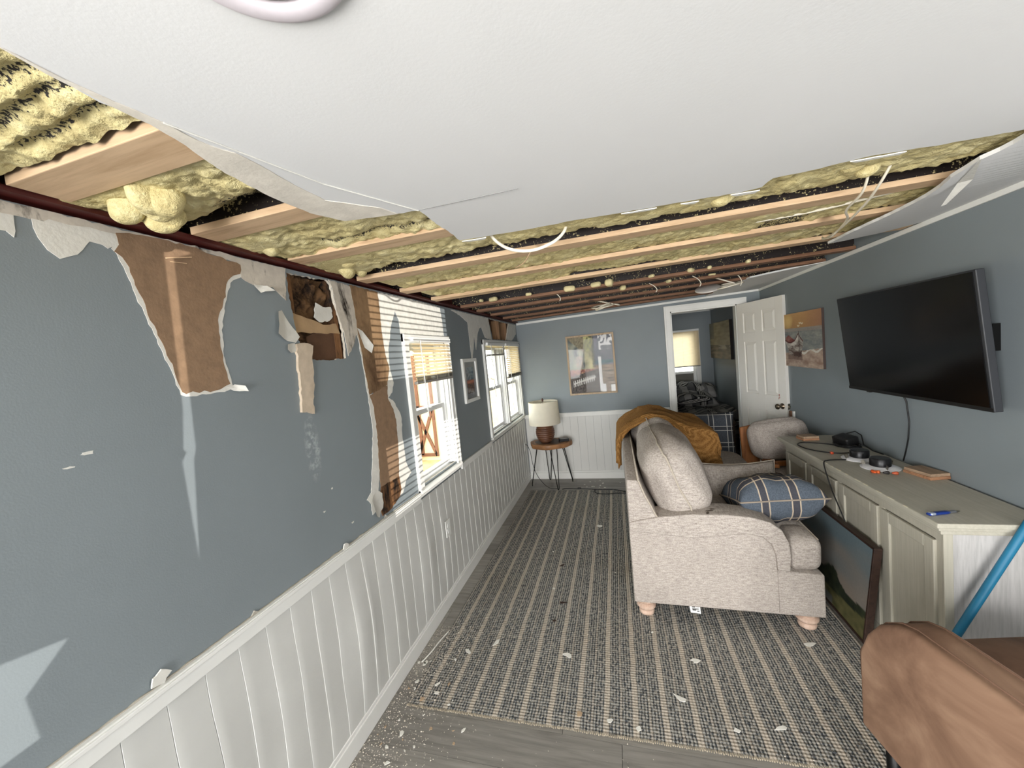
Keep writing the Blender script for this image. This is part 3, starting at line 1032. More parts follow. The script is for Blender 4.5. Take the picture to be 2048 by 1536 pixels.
for (xx, yv, zz, s) in ((.186, .70, .022, .8), (.15, .735, .010, .75), (.215, .675, .03, .8), (.165, .755, .016, .7), (.23, .70, .035, .9), (.12, .69, .03, .8), (.10, 1.13, .06, .9), (.09, 1.52, .05, .9), (.15, 1.46, .06, .9), (.12, 1.585, .05, .7), (.2, 1.92, .06, .8), (.16, 2.31, .06, .8), (1.66, 1.60, .055, .8), (2.04, 1.58, .045, .7), (2.10, 1.60, .04, .6), (.03, .40, .05, 1.1), (.10, .34, .06, 1.2)):
    link('foam_lump', lump_m, ceil, TR(xx, yv, ZC(xx) + zz, R_.uniform(0, 3), R_.uniform(0, 3), R_.uniform(0, 3)) @ Matrix.Diagonal((s, s, s, 1)))

# ================================================================== FAR WALL
dx0, dx1, dz1 = 1.918, 2.635, 2.04
wf = sheet([[(0, 0), (W, 0), (W, 2.40), (0, 2.40)], rect(dx0, dx1, -.01 + .012, dz1)], 'y', D, D + .1).build('wall_far', M_BLUE)
tag(wf, 'blue grey far wall with white wainscot and doorway', 'wall', kind='structure')
M_BEAD = plain('white_beadboard_paint', sR(212, 212, 208), .5, .03, 3)
bx_ = .012
i = 0
while bx_ < 1.84:
    w_ = min(.1, 1.842 - bx_)
    MB().box(bx_, bx_ + w_ - .0012, D - .007, D, .09, .85).build('board', M_BEAD, wf, bevel=.001)
    bx_ += .1
MB().box(0, 1.842, D - .018, D, .835, .888).box(0, 1.842, D - .023, D, .872, .884).build('rail', M_WHITE, wf, bevel=.002)
MB().box(.016, 1.842, D - .016, D, 0, .085).box(.016, 1.842, D - .010, D, .085, .105).build('baseboard', M_WHITE, wf, bevel=.003)
MB().box(2.72, W, D - .016, D, 0, .10).build('baseboard', M_WHITE, wf, bevel=.003)
tr2 = root('trim_2', 'white casing around the bedroom doorway', 'door casing')
MB().box(dx0 - .072, dx0, D - .018, D, 0, dz1 + .07).box(dx0 - .072, dx0 - .05, D - .023, D, 0, dz1 + .07).build('casing_side', M_WHITE, tr2, bevel=.003)
MB().box(dx1, dx1 + .10, D - .018, D, 0, dz1 + .07).build('casing_side', M_WHITE, tr2, bevel=.003)
MB().box(dx0 - .072, dx1 + .10, D - .0185, D, dz1, dz1 + .07).box(dx0 - .072, dx1 + .10, D - .0235, D, dz1 + .05, dz1 + .07).build('casing_head', M_WHITE, tr2, bevel=.003)
MB().box(dx0, dx0 + .015, D, D + .1, 0, dz1).build('jamb', M_WHITE, tr2)
MB().box(dx1 - .015, dx1, D, D + .1, 0, dz1).build('jamb', M_WHITE, tr2)
MB().box(dx0, dx1, D, D + .1, dz1 - .015, dz1).build('jamb', M_WHITE, tr2)
tr3 = root('trim_3', 'thin white ceiling trim along the far and right walls', 'ceiling trim')
MB().hexa([(.01, D - .012, ZL - .022), (W, D - .012, ZC(W) - .022), (W, D, ZC(W) - .022), (.01, D, ZL - .022),
           (.01, D - .012, ZL + .006), (W, D - .012, ZC(W) + .0), (W, D, ZC(W) + .0), (.01, D, ZL + .006)]).build('trim_strip', M_WHITE, tr3, bevel=.002)
MB().box(W - .012, W, -4.4, D - .012, ZC(W) - .026, ZC(W) - .0005).build('trim_strip', M_WHITE, tr3, bevel=.002)

# ================================================================== RIGHT + REAR WALLS
WA = (.14, 1.14, .90, 2.135)           # window with open blind behind the camera
WB = (-1.42, -.70, .85, 2.13)           # window with an unseen light curtain
wr = sheet([rect(-4.5, 7.35, 0, 2.40), rect(*WA), rect(*WB)], 'x', W, W + .06).build('wall_right', M_BLUE)
tag(wr, 'blue grey right wall carrying the television', 'wall', kind='structure')
MB().box(W - .016, W, -4.4, D, 0, .10).build('baseboard', M_WHITE, wr, bevel=.003)
rear = sheet([rect(0, W, 0, 2.40), rect(.15, 2.72, .1, 2.1)], 'y', -4.5, -4.4).build('wall_rear', M_BLUE)  # rear opening added to let light in
tag(rear, 'wall behind the camera with an opening added for fill light', 'wall', kind='structure')
wnA = root('window_3', 'side window with open blind behind the camera', 'window')
for (a, b, c, d) in ((WA[0] - .05, WA[0], WA[2] - .05, WA[3]), (WA[1], WA[1] + .05, WA[2] - .05, WA[3]), (WA[0], WA[1], WA[2] - .05, WA[2])):
    MB().box(W - .016, W, a, b, c, d).build('casing', M_WHITE, wnA)
bA = thing('venetian_blind', 'open cream blind on the side window behind the camera', 'blind', (W + .03, .64, 2.13))
zz = WA[2] + .01
while zz < WA[3] - .02:
    tl = .30 if (zz < 1.30 or zz > 1.66) else 1.25  # middle slats shut to block the sun between its two patches
    hw = .0145 if tl < 1 else .022
    c_, s_ = math.cos(tl) * hw, math.sin(tl) * hw
    MB().hexa([(W + .03 - c_, WA[0] + .005, zz - s_ - .0006), (W + .03 + c_, WA[0] + .005, zz + s_ - .0006), (W + .03 + c_, WA[1] - .005, zz + s_ - .0006), (W + .03 - c_, WA[1] - .005, zz - s_ - .0006),
               (W + .03 - c_, WA[0] + .005, zz - s_ + .0006), (W + .03 + c_, WA[0] + .005, zz + s_ + .0006), (W + .03 + c_, WA[1] - .005, zz + s_ + .0006), (W + .03 - c_, WA[1] - .005, zz - s_ + .0006)]).build('slat', M_VINYL, bA)
    zz += .036
cur = thing('mask', 'unseen light curtain on the window behind the camera', 'mask', (W + .03, -1.0, .85))
m = MB()
pts = [(-1.42, .85), (-1.42, .98), (-1.17, 1.00), (-1.18, 1.10), (-1.105, 1.175), (-1.42, 1.23), (-1.42, 2.13), (-.792, 2.13), (-.806, 1.66), (-.822, 1.535), (-.815, 1.525), (-.83, 1.50), (-.825, 1.12), (-.79, 1.50), (-.78, 1.528), (-.76, 2.10), (-.70, 2.13), (-.70, .85)]  # unseen panel, outline cut to throw the sun slash and patch
sheet([pts], 'x', W + .02, W + .035).build('panel', plain('white_mask', sR(225, 222, 215), .9), cur)

# ================================================================== BEDROOM BEYOND THE DOORWAY
BY = 7.25
wbd = sheet([rect(.3, W, 0, 2.24), rect(2.14, 2.60, .88, 1.80)], 'y', BY, BY + .1).build('wall_bedroom', M_BLUE)
tag(wbd, 'blue grey bedroom wall seen through the doorway', 'wall', kind='structure')
wbl = MB().box(.2, .3, D + .1, BY, 0, 2.24).build('wall_bedroom_left', M_BLUE)
tag(wbl, 'blue grey bedroom side wall', 'wall', kind='structure')
cb = MB().box(.2, W, D + .1, BY, 2.19, 2.21).build('ceiling_bedroom', M_CEIL)
tag(cb, 'white bedroom ceiling', 'ceiling', kind='structure')
MB().box(.3, W, BY - .015, BY, 2.155, 2.19).build('trim_strip', M_WHITE, cb)
MB().box(W - .015, W, D + .1, BY, 2.155, 2.19).build('trim_strip', M_WHITE, cb)
wn3 = root('window_4', 'white bedroom window seen through the doorway', 'window')
MB().box(2.08, 2.14, BY - .018, BY, .82, 1.86).build('casing', M_WHITE, wn3, bevel=.002)
MB().box(2.60, 2.67, BY - .018, BY, .82, 1.86).build('casing', M_WHITE, wn3, bevel=.002)
MB().box(2.14, 2.60, BY - .018, BY, 1.80, 1.86).build('casing', M_WHITE, wn3, bevel=.002)
MB().box(2.08, 2.67, BY - .03, BY, .80, .88).build('sill', M_WHITE, wn3, bevel=.002)
for (a, b, c, d) in ((2.14, 2.17, .88, 1.80), (2.55, 2.60, .88, 1.80), (2.17, 2.55, .88, .93), (2.17, 2.55, 1.10, 1.14), (2.17, 2.55, 1.77, 1.80)):
    MB().box(a, b, BY + .02, BY + .06, c, d).build('sash_bar', M_VINYL, wn3, bevel=.002)
MB().box(2.17, 2.55, BY + .038, BY + .042, 1.14, 1.77).build('pane', M_GLASS, wn3)
MB().box(2.17, 2.55, BY + .03, BY + .045, .93, 1.10).build('insulating_panel', plain('grey_board_panel', sR(120, 118, 112), .8), wn3)
blind('closed cream blind on the bedroom window', 2.13, 2.66, 1.87, 1.22, pitch=.0205, stack=.004, wand=0, tilt=1.05, to=lambda d, y_, z: (y_, BY - .035 - d, z))

# ================================================================== OUTSIDE
M_STRAW = plain('dry_straw_ground', sR(196, 176, 120), .95, .3, 5, .5, 40)
g = MB().box(-30, -.116, -12, 45, -.70, -.55).build('ground_yard', M_STRAW)
tag(g, 'dry straw coloured yard outside the left windows', 'ground', kind='structure')
sh = thing('garden_shed', 'yellow shed with brown cross-braced door outside the window', 'shed', (-4.4, 9.3, -.55))
MB().box(-6.2, -2.75, 8.02, 8.5, -.55, 2.2).build('wall', plain('pale_yellow_siding', sR(240, 222, 182), .8, .05, 3), sh)
M_BRN = plain('brown_shed_trim', sR(128, 84, 60), .8, .1, 6)
def bar(p, q, w=.045):
    p, q = Vector((p[0], 0, p[1])), Vector((q[0], 0, q[1]))
    d = (q - p).normalized()
    nrm = Vector((-d.z, 0, d.x)) * w
    vs = []
    for yy in (7.985, 8.02):
        for c in (p - nrm, q - nrm, q + nrm, p + nrm):
            vs.append((c.x, yy, c.z))
    return MB().hexa(vs)
for (p, q) in (((-3.42, -.45), (-3.42, 1.95)), ((-2.95, -.45), (-2.95, 1.95)), ((-3.42, .72), (-2.95, .72)), ((-3.40, -.40), (-2.97, .66)), ((-3.40, .66), (-2.97, -.40)), ((-3.42, -.42), (-2.95, -.42)), ((-3.32, -.42), (-3.32, 1.95))):
    bar(p, q, .035).build('trim_board', M_BRN, sh)
MB().hexa([(-6.4, 7.9, 2.2), (-2.6, 7.9, 2.2), (-2.6, 8.6, 2.2), (-6.4, 8.6, 2.2), (-6.4, 8.2, 2.7), (-2.6, 8.2, 2.7), (-2.6, 8.3, 2.7), (-6.4, 8.3, 2.7)]).build('roof', plain('grey_shingles', sR(110, 104, 98), .9, .15, 9), sh)
fe = thing('yard_fence', 'white picket fence at the far end of the yard', 'fence', (-2, 12.5, -.55))
pk = MB().box(-.06, .06, -.012, .012, 0, 1.7).mesh('picket', M_VINYL)
for i in range(14):
    link('picket', pk, fe, Matrix.Translation((-2.75 + i * .17, 12.5, -.55)))
MB().box(-2.85, -.4, 12.512, 12.54, -.2, -.1).box(-2.85, -.4, 12.512, 12.54, .7, .8).build('fence_rail', M_VINYL, fe)
ob = thing('leaning_board', 'weathered board leaning against the shed outside', 'board', (-3.45, 7.8, -.55))
MB().hexa([(-3.62, 7.72, -.55), (-3.40, 7.72, -.55), (-3.40, 7.76, -.55), (-3.62, 7.76, -.55), (-3.55, 7.94, -.08), (-3.33, 7.94, -.08), (-3.33, 7.98, -.08), (-3.55, 7.98, -.08)]).build('plank', plain('red_brown_board', sR(168, 110, 88), .9), ob)
tree = thing('bare_tree', 'bare branching tree beyond the double window', 'tree', (-3.2, 14.2, -.55))
M_BARK = plain('grey_bark', sR(96, 88, 80), .9, .2, 12)
MB().tube([(-3.2, 14.2, -.55), (-3.25, 14.2, .8), (-3.3, 14.2, 2.6), (-3.2, 14.2, 4.0)], [.10, .085, .06, .03], 8).build('trunk', M_BARK, tree, smooth=True)
for i in range(26):
    z0 = R_.uniform(.6, 3.6)
    a = R_.uniform(0, 6.28)
    p = Vector((-3.27, 14.2, z0))
    pts = [p]
    for s_ in range(4):
        p = p + Vector((math.cos(a) * .25, math.sin(a) * .2, .16 + R_.uniform(-.1, .1)))
        a += R_.uniform(-.5, .5)
        pts.append(p.copy())
    MB().tube(pts, [.022, .016, .012, .008, .004], 5).build('branch', M_BARK, tree, smooth=True)

# ================================================================== DOOR (open)
door = root('door_1', 'open white six-panel door with nickel knob', 'door')
hx, hy, lx, ly = 2.622, D - .03, 2.845, 4.30
ddir = Vector((lx - hx, ly - hy, 0))
DWID = ddir.length
ddir.normalize()
dn = Vector((ddir.y, -ddir.x, 0))      # towards the camera side
if dn.x > 0:
    dn = -dn
def dp(u, z, d):
    p = Vector((hx, hy, 0)) + ddir * u + dn * d
    return (p.x, p.y, z)
def dbox(u0, u1, z0, z1, d0, d1):
    return MB().hexa([dp(u0, z0, d0), dp(u1, z0, d0), dp(u1, z0, d1), dp(u0, z0, d1), dp(u0, z1, d0), dp(u1, z1, d0), dp(u1, z1, d1), dp(u0, z1, d1)])
M_DOOR = plain('white_door_paint', sR(224, 221, 214), .5, .02, 3)
dbox(0, DWID, .012, 2.03, -.035, -.012).build('slab', M_DOOR, door)
ust = [0, .10, .305, .395, .60, DWID]
st = .105 * DWID / .7
mid = .1 * DWID / .7
pw_ = (DWID - 2 * st - mid) / 2
zr_ = [.012, .24, .86, 1.03, 1.60, 1.70, 1.92, 2.03]
for (u0, u1) in ((0, st), (st + pw_, st + pw_ + mid), (DWID - st, DWID)):
    dbox(u0, u1, .012, 2.03, -.012, 0).build('stile', M_DOOR, door, bevel=.0015)
for (z0, z1) in ((.012, .24), (.86, 1.03), (1.60, 1.70), (1.92, 2.03)):
    for u0 in (st, st + pw_ + mid):
        dbox(u0, u0 + pw_, z0, z1, -.012, 0).build('rail', M_DOOR, door, bevel=.0015)
for (z0, z1) in ((.24, .86), (1.03, 1.60), (1.70, 1.92)):
    for u0 in (st, st + pw_ + mid):
        a, b, c, d = u0 + .006, u0 + pw_ - .006, z0 + .006, z1 - .006
        i_ = .03
        MB().add([dp(a, c, -.012), dp(b, c, -.012), dp(b, d, -.012), dp(a, d, -.012), dp(a + i_, c + i_, -.001), dp(b - i_, c + i_, -.001), dp(b - i_, d - i_, -.001), dp(a + i_, d - i_, -.001)],
                 [(0, 1, 5, 4), (1, 2, 6, 5), (2, 3, 7, 6), (3, 0, 4, 7), (4, 5, 6, 7)]).build('door_panel', M_DOOR, door)
Mk = Matrix((( ddir.x, 0, dn.x, dp(DWID - .06, .93, 0)[0]), (ddir.y, 0, dn.y, dp(DWID - .06, .93, 0)[1]), (0, 1, 0, .93), (0, 0, 0, 1)))
MB().lathe([(.030, .0), (.030, .004), (.012, .010), (.011, .03), (.024, .042), (.029, .052), (.024, .062), (.008, .066)], 18).xf(Mk).build('knob', plain('aged_nickel', sR(128, 116, 100), .3, .1, 20, metal=1), door, smooth=True)
dbox(DWID, DWID + .003, .90, .96, -.03, -.005).build('latch_plate', M_CHROME, door)
dbox(DWID + .003, DWID + .014, .922, .938, -.024, -.012).build('latch_bolt', M_CHROME, door)
for (u, z, w) in ((DWID - .10, 1.03, .010), (DWID - .095, 1.005, .007), (DWID - .105, .995, .006)):
    dbox(u, u + w, z, z + .02, .0002, .0012).build('paint_scrape', plain('reddish_scrape', sR(170, 100, 84), .8), door)
# leftover trim pieces behind the door
for i, (xx, yy) in enumerate(((2.862, 4.20), (2.850, 4.235))):
    o = MB().hexa([(xx - .012, yy - .01, 0.002), (xx + .004, yy - .01, .002), (xx + .004, yy + .012, .002), (xx - .012, yy + .012, .002), (xx - .008, yy - .004, .90), (xx + .008, yy - .004, .90), (xx + .008, yy + .02, .90), (xx - .008, yy + .02, .90)]).build('trim_offcut', M_WHITE if i == 0 else wood('brown_offcut', sR(90, 60, 44), sR(120, 84, 60), 'z'))
    tag(o, ('white' if i == 0 else 'brown') + ' trim offcut standing behind the open white door', 'offcut')

# ================================================================== RUG
def rug_mat():
    nb = NB('striped_braided_rug')
    o = nb.xyz()
    wob = nb.math('MULTIPLY', nb.noise(6, 3), .012)
    x = nb.math('ADD', o[0], wob)
    t = nb.math('FRACT', nb.math('DIVIDE', x, .128))
    fine = nb.math('FRACT', nb.math('DIVIDE', x, .0142))
    n1 = nb.noise(60, 3, .7, nb.map((1.6, .5, 1)))
    n2 = nb.noise(110, 3, .7)
    dark, mid, light = sR(72, 76, 80), sR(150, 149, 143), sR(186, 176, 162)
    n3 = nb.noise(1, 2, .6, nb.map((95, 42, 1)))
    c = nb.mix(nb.step(nb.math('ADD', nb.math('ABSOLUTE', nb.math('SUBTRACT', fine, .5)), nb.math('MULTIPLY', nb.math('SUBTRACT', n3, .5), 1.9)), .12, .34), dark, mid)
    c = nb.mix(nb.math('MULTIPLY', nb.step(n2, .52, .64), .6), c, light)
    bandm = nb.step(nb.math('ABSOLUTE', nb.math('SUBTRACT', t, .5)), .118, .078)
    speck = nb.step(nb.math('ADD', nb.math('MULTIPLY', n3, .7), nb.math('MULTIPLY', n2, .3)), .50, .58)
    cb_ = nb.mix(nb.math('MULTIPLY', speck, .45), light, mid)
    c = nb.mix(bandm, c, cb_)
    half = nb.step(nb.math('ABSOLUTE', nb.math('SUBTRACT', nb.math('FRACT', nb.math('ADD', t, .5)), .5)), .05, .03)
    c = nb.mix(nb.math('MULTIPLY', half, .45), c, light)
    big = nb.noise(1.1, 3)
    c = nb.mix(nb.math('MULTIPLY', nb.step(big, .5, .7), .28), c, nb.mix(1.0, c, sR(214, 196, 170), 'MULTIPLY'))
    h = nb.math('ADD', nb.math('SINE', nb.math('MULTIPLY', o[1], 420)), nb.math('MULTIPLY', nb.math('SINE', nb.math('MULTIPLY', x, 442)), 1.2))
    h = nb.math('ADD', h, nb.math('MULTIPLY', n2, 2.5))
    nb.bump(h, .5, .003)
    return nb.set(c, .95, 0, .1)


RX0, RX1, RY0, RY1 = .112, 2.36, 1.545, 4.495
rug = thing('area_rug', 'grey beige striped braided area rug under the sofa', 'rug', (1.2, 3.0, 0))
M_RUG = rug_mat()
def rugf(a, b):
    x = RX0 + (RX1 - RX0) * a
    yv = RY0 + (RY1 - RY0) * b + .03 * (1 - b) * a
    return (x + .004 * N2(yv * 4, 9), yv + .003 * N2(x * 6, 4), .010 + .0015 * N2(x * 5, yv * 5))
m = MB().grid(rugf, 60, 80)
m.build('pile', M_RUG, rug, smooth=True)
m = MB()
for e in range(4):
    n_ = 60
    def ep(t, z):
        a, b = ((t, 0), (1, t), (t, 1), (0, t))[e]
        p = rugf(a, b)
        return (p[0], p[1], p[2] if z else .0005)
    m.grid(lambda t, z: ep(t, z > .5), n_, 1)
m.build('bound_edge', M_RUG, rug)
ft = MB().roundbox((.0035, .006, .0045), .003, 2).mesh('edge_tuft', plain('oatmeal_yarn', sR(160, 148, 128), .95, .2, 40))
tf = MB()
rr = random.Random(4)
for i in range(260):
    a = (i + .5) / 260
    p = rugf(a, 0)
    tf.roundbox((.0036, .006, .0045), .003, 2, M=TR(p[0], p[1] - .003 + rr.uniform(-.002, .002), .0065, 0, 0, rr.uniform(-.3, .3)))
o = tf.build('whipped_edge', plain('oatmeal_yarn2', sR(150, 140, 122), .95, .3, 60), rug)
o['kind'] = 'stuff'

# ================================================================== SOFA
M_SOFA = fabric('oatmeal_woven_upholstery', sR(126, 117, 111), sR(196, 187, 178), 150)
M_PIPE = plain('oatmeal_piping', sR(176, 166, 152), .95, .1, 60)
SY0, SY1 = 2.30, 4.22
sofa = thing('sofa', 'oatmeal fabric roll-arm sofa on turned wooden feet, seen from its arm', 'sofa', (1.74, 3.2, .011))
MB().box(1.25, 2.235, SY0 + .004, SY1 - .004, .125, .352).build('base', M_SOFA, sofa, bevel=.012, segs=3, smooth='auto')
def arm(ya, yb, nm):
    side = [(1.246, .122), (2.238, .108), (2.238, .352), (2.06, .362), (2.04, .50), (1.98, .565), (1.90, .582), (1.76, .568), (1.60, .545), (1.40, .565), (1.246, .578)]
    sheet([side], 'y', ya, yb).build(nm + '_side', M_SOFA, sofa, bevel=.010, segs=3, smooth='auto')
    roll = [(1.248, .574), (1.40, .561), (1.60, .541), (1.76, .564), (1.88, .576), (1.95, .560), (1.992, .520), (2.010, .46), (2.015, .372), (2.075, .372), (2.082, .45), (2.075, .53), (2.045, .60), (1.99, .645), (1.90, .672), (1.78, .684), (1.60, .684), (1.44, .668), (1.30, .640), (1.248, .625)]
    sheet([roll], 'y', ya - .012, yb + .012).build(nm + '_roll', M_SOFA, sofa, bevel=.028, segs=4, smooth='auto')
MB().tube([(1.249, SY0 - .002, .576), (1.40, SY0 - .003, .563), (1.60, SY0 - .003, .543), (1.76, SY0 - .003, .566), (1.88, SY0 - .003, .578), (1.95, SY0 - .003, .562), (1.992, SY0 - .003, .520), (2.012, SY0 - .003, .46), (2.016, SY0 - .003, .372)], .0035, 6).tube([(2.016, SY0 + .001, .372), (2.016, SY0 + .001, .125)], .002, 5).build('seam', plain('sofa_seam', sR(142, 132, 124), .95), sofa, smooth=True)
arm(SY0, SY0 + .15, 'arm')
arm(SY1 - .15, SY1, 'arm')
# tall back frame
bk = [(1.246, .40), (1.250, .885), (1.318, .880), (1.345, .80), (1.40, .68), (1.44, .60), (1.44, .40)]
sheet([bk], 'y', SY0 + .002, SY1 - .002).build('back_frame', M_SOFA, sofa, bevel=.012, segs=3, smooth='auto')
MB().tube([(1.318, SY0 + .004, .884), (1.318, SY1 - .01, .884)], .006, 6).tube([(1.319, SY0 + .001, .882), (1.346, SY0 + .001, .80), (1.40, SY0 + .001, .68), (1.415, SY0 + .001, .65)], .005, 6).build('piping', M_PIPE, sofa, smooth=True)
for i, (ya, yb) in enumerate(((SY0 + .165, 3.255), (3.265, SY1 - .165))):
    c_ = MB().roundbox(((2.255 - 1.47) / 2, (yb - ya) / 2, .095), .055, 8, crown=(0, 0, .03 + .035 * i), wob=.008, M=TR((2.255 + 1.47) / 2 + .04 * i, (ya + yb) / 2, .448 + .05 * i), seed=i * 3).build('seat_cushion', M_SOFA, sofa, smooth=True)
    # T front that wraps in front of the arm
    if i == 0:
        MB().roundbox((.085, .11, .092), .05, 8, crown=(0, 0, .01), wob=.006, M=TR(2.163, SY0 + .125, .446), seed=2).build('cushion_front', M_SOFA, c_, smooth=True)
    y0_ = SY0 + .06 if i == 0 else ya + .05
    MB().tube([(2.236, y0_, .521), (2.243, (ya + yb) / 2, .526), (2.236, yb - .05, .521)], .005, 6).build('piping', M_PIPE, c_, smooth=True)
def backcush(ya, yb, zc, tilt, seed, mt, hh=.235):
    M = TR(1.55, (ya + yb) / 2, zc, 0, tilt, 0)
    c_ = MB().roundbox((.150, (yb - ya) / 2, hh), .10, 14, crown=(.045, .02, .03), wob=.020, M=M, seed=seed).build('back_cushion', mt, sofa, smooth=True)
    pts = []
    for i in range(41):
        a = 2 * math.pi * i / 40
        cy = math.copysign(abs(math.cos(a)) ** .35, math.cos(a))
        sz = math.copysign(abs(math.sin(a)) ** .35, math.sin(a))
        px = .0
        q = Vector((px + .012 * N2(i * .6, seed), cy * ((yb - ya) / 2 + .020), sz * (hh + .030)))
        nn = noise.noise_vector(Vector((q.x * 5 + seed, q.y * 5, q.z * 5))) * .020
        pts.append(M @ (q + nn))
    MB().tube(pts[:-1], .0055, 6, closed=True).build('piping', M_PIPE, c_, smooth=True)
    return c_
backcush(SY0 + .06, 3.24, .822, -.38, 1.0, M_SOFA, .222)
backcush(3.26, SY1 - .02, .815, -.36, 5.0, M_SOFA, .215)
ftp = [(.030, 0), (.042, .008), (.046, .022), (.042, .032), (.034, .036), (.046, .041), (.057, .056), (.056, .066), (.044, .076), (.036, .079), (.050, .085), (.057, .098), (.054, .110), (.046, .116)]
M_FOOT = wood('pale_washed_wood', sR(182, 152, 132), sR(204, 178, 160), 'z', .6)
for (xx, yy) in ((1.315, SY0 + .075), (2.17, SY0 + .065), (1.315, SY1 - .075), (2.17, SY1 - .075)):
    MB().lathe(ftp, 20, (xx, yy, .011)).build('leg', M_FOOT, sofa, smooth='auto')
ct = MB().hexa([(1.56, SY0 + .012, .075), (1.615, SY0 + .012, .072), (1.615, SY0 + .013, .072), (1.56, SY0 + .013, .075), (1.55, SY0 + .012, .135), (1.61, SY0 + .012, .135), (1.61, SY0 + .013, .135), (1.55, SY0 + .013, .135)]).build('care_tag', plain('white_tag', sR(228, 228, 224), .7), sofa)
for i, (a, b, zz) in enumerate(((1.567, 1.585, .108), (1.590, 1.606, .112), (1.568, 1.604, .097), (1.570, 1.590, .090), (1.594, 1.607, .084))):
    MB().box(a, b, SY0 + .0112, SY0 + .0119, zz, zz + .006).build('print', plain('tag_print', sR(70, 70, 70), .8), ct)
# dark smudges on the arm
for i, (xx, yy, l, a) in enumerate(((1.70, 2.345, .05, .3), (1.685, 2.315, .035, 1.2), (1.72, 2.37, .03, .1))):
    pts = [(xx + l * .5 * math.cos(t) * math.cos(a) - .008 * math.sin(t) * math.sin(a), yy + l * .5 * math.cos(t) * math.sin(a) + .008 * math.sin(t) * math.cos(a)) for t in [q * .7 for q in range(9)]]
    sheet([pts], 'z', .6845, .6852).build('smudge', plain('dark_smudge', sR(96, 86, 76), .95), sofa)

# ---- pillows
def pillow(name, label, w, d, h, mt, M, seed, pipe=None, ear=.09, wr=.012):
    m = MB().pillow(w, d, h, 22, ear, wr, None, seed)
    o = link(name, m.mesh(name, mt, smooth=True, merge=1e-4), None, M)
    tag(o, label, 'pillow')
    if pipe:
        pts = []
        for i in range(64):
            t = i / 64 * 4
            e, f = int(t), t - int(t)
            u, v = ((2 * f - 1, -1), (1, 2 * f - 1), (1 - 2 * f, 1), (-1, 1 - 2 * f))[e]
            pts.append(M @ Vector((w / 2 * u * (1 - ear * (1 - v * v) * u * u), d / 2 * v * (1 - ear * (1 - u * u) * v * v), .0)))
        MB().tube(pts, .0048, 6, closed=True).build('piping', pipe, o, smooth=True)
    return o
M_PL1 = plaid('slate_blue_plaid', sR(84, 92, 102), sR(64, 60, 64), sR(192, 176, 154), .16, (0, 1), .022, (.1, .2))
M_PL2 = plaid('charcoal_plaid', sR(66, 70, 76), sR(56, 58, 62), sR(176, 174, 168), .15, (0, 1), .020, (.3, .1))
pillow('throw_pillow', 'oatmeal piped throw pillow leaning on the sofa back', .52, .42, .15, M_SOFA, TR(2.035, 2.96, .575, math.radians(64), 0, math.radians(4)), 3.0, M_PIPE, .11)
pillow('throw_pillow', 'slate blue plaid pillow lying on the near sofa arm', .46, .40, .25, M_PL1, TR(2.10, 2.62, .665, math.radians(-14), math.radians(-2), math.radians(4)), 7.0, plain('tan_piping', sR(150, 138, 124), .9), .05, .016)
pillow('throw_pillow', 'charcoal plaid pillow standing at the far sofa arm', .46, .44, .15, M_PL2, TR(2.05, 3.97, .755, math.radians(78), 0, math.radians(-8)), 11.0, None, .08)

# ---- mustard throw
def throw_mat():
    nb = NB('mustard_knit')
    o = nb.xyz()
    r_ = nb.math('SINE', nb.math('MULTIPLY', o[1], 520))
    n_ = nb.noise(120, 3)
    c = nb.ramp(nb.math('ADD', nb.math('MULTIPLY', r_, .12), n_), [(.3, sR(118, 82, 42)), (.7, sR(162, 120, 70))])
    nb.bump(nb.math('ADD', r_, n_), .5, .004)
    return nb.set(c, .95, 0, .1)
prof = [(1.215, .70), (1.222, .80), (1.236, .895), (1.262, .935), (1.33, .99), (1.43, 1.045), (1.52, 1.06), (1.61, 1.045), (1.70, 1.00), (1.78, .960), (1.86, .945), (1.93, .93), (1.975, .90), (1.985, .85), (1.970, .79)]
def polyat(t):
    s_ = t * (len(prof) - 1)
    i_ = min(int(s_), len(prof) - 2)
    f = s_ - i_
    return (prof[i_][0] * (1 - f) + prof[i_ + 1][0] * f, prof[i_][1] * (1 - f) + prof[i_ + 1][1] * f)
def thr(a, b):
    x, z = polyat(a)
    ylo = 3.40 + .06 * math.sin(a * 5.0)
    yhi = 3.98 + .05 * math.sin(a * 6)
    f1 = math.sin(b * 16 + a * 6 + 2.4 * N2(a * 3, b * 3, 1))
    f2 = N2(a * 7, b * 10, 4)
    hang = .04 + .30 * max(0, min(1, (a - .50) / .22)) ** 1.2 * (1 - .35 * max(0, (a - .85) / .15)) + .05 * max(0, 1 - a / .4)
    if b < .42:
        q = (.42 - b) / .42
        yv = ylo - .03 * math.sin(q * 2.5) - .03 * q + .016 * f1
        z -= hang * q
        x += .03 * q * (1 if a > .5 else 0)
    else:
        yv = ylo + (yhi - ylo) * (b - .42) / .58
    amp = .014 + .012 * math.sin(math.pi * a)
    z += amp * f1 * (.6 + .5 * f2) + .012 * f2
    x += .014 * f1 * (1 if a < .35 else -.6) - (.010 if a < .3 else 0)
    return (x, yv + .015 * f2, z + .016)
m = MB().grid(thr, 70, 60)
o = m.build('throw_blanket', throw_mat(), None, smooth=True)
tag(o, 'mustard knit throw blanket draped over the sofa back', 'blanket')
md = o.modifiers.new('solid', 'SOLIDIFY')
md.thickness = .010
md.offset = 1

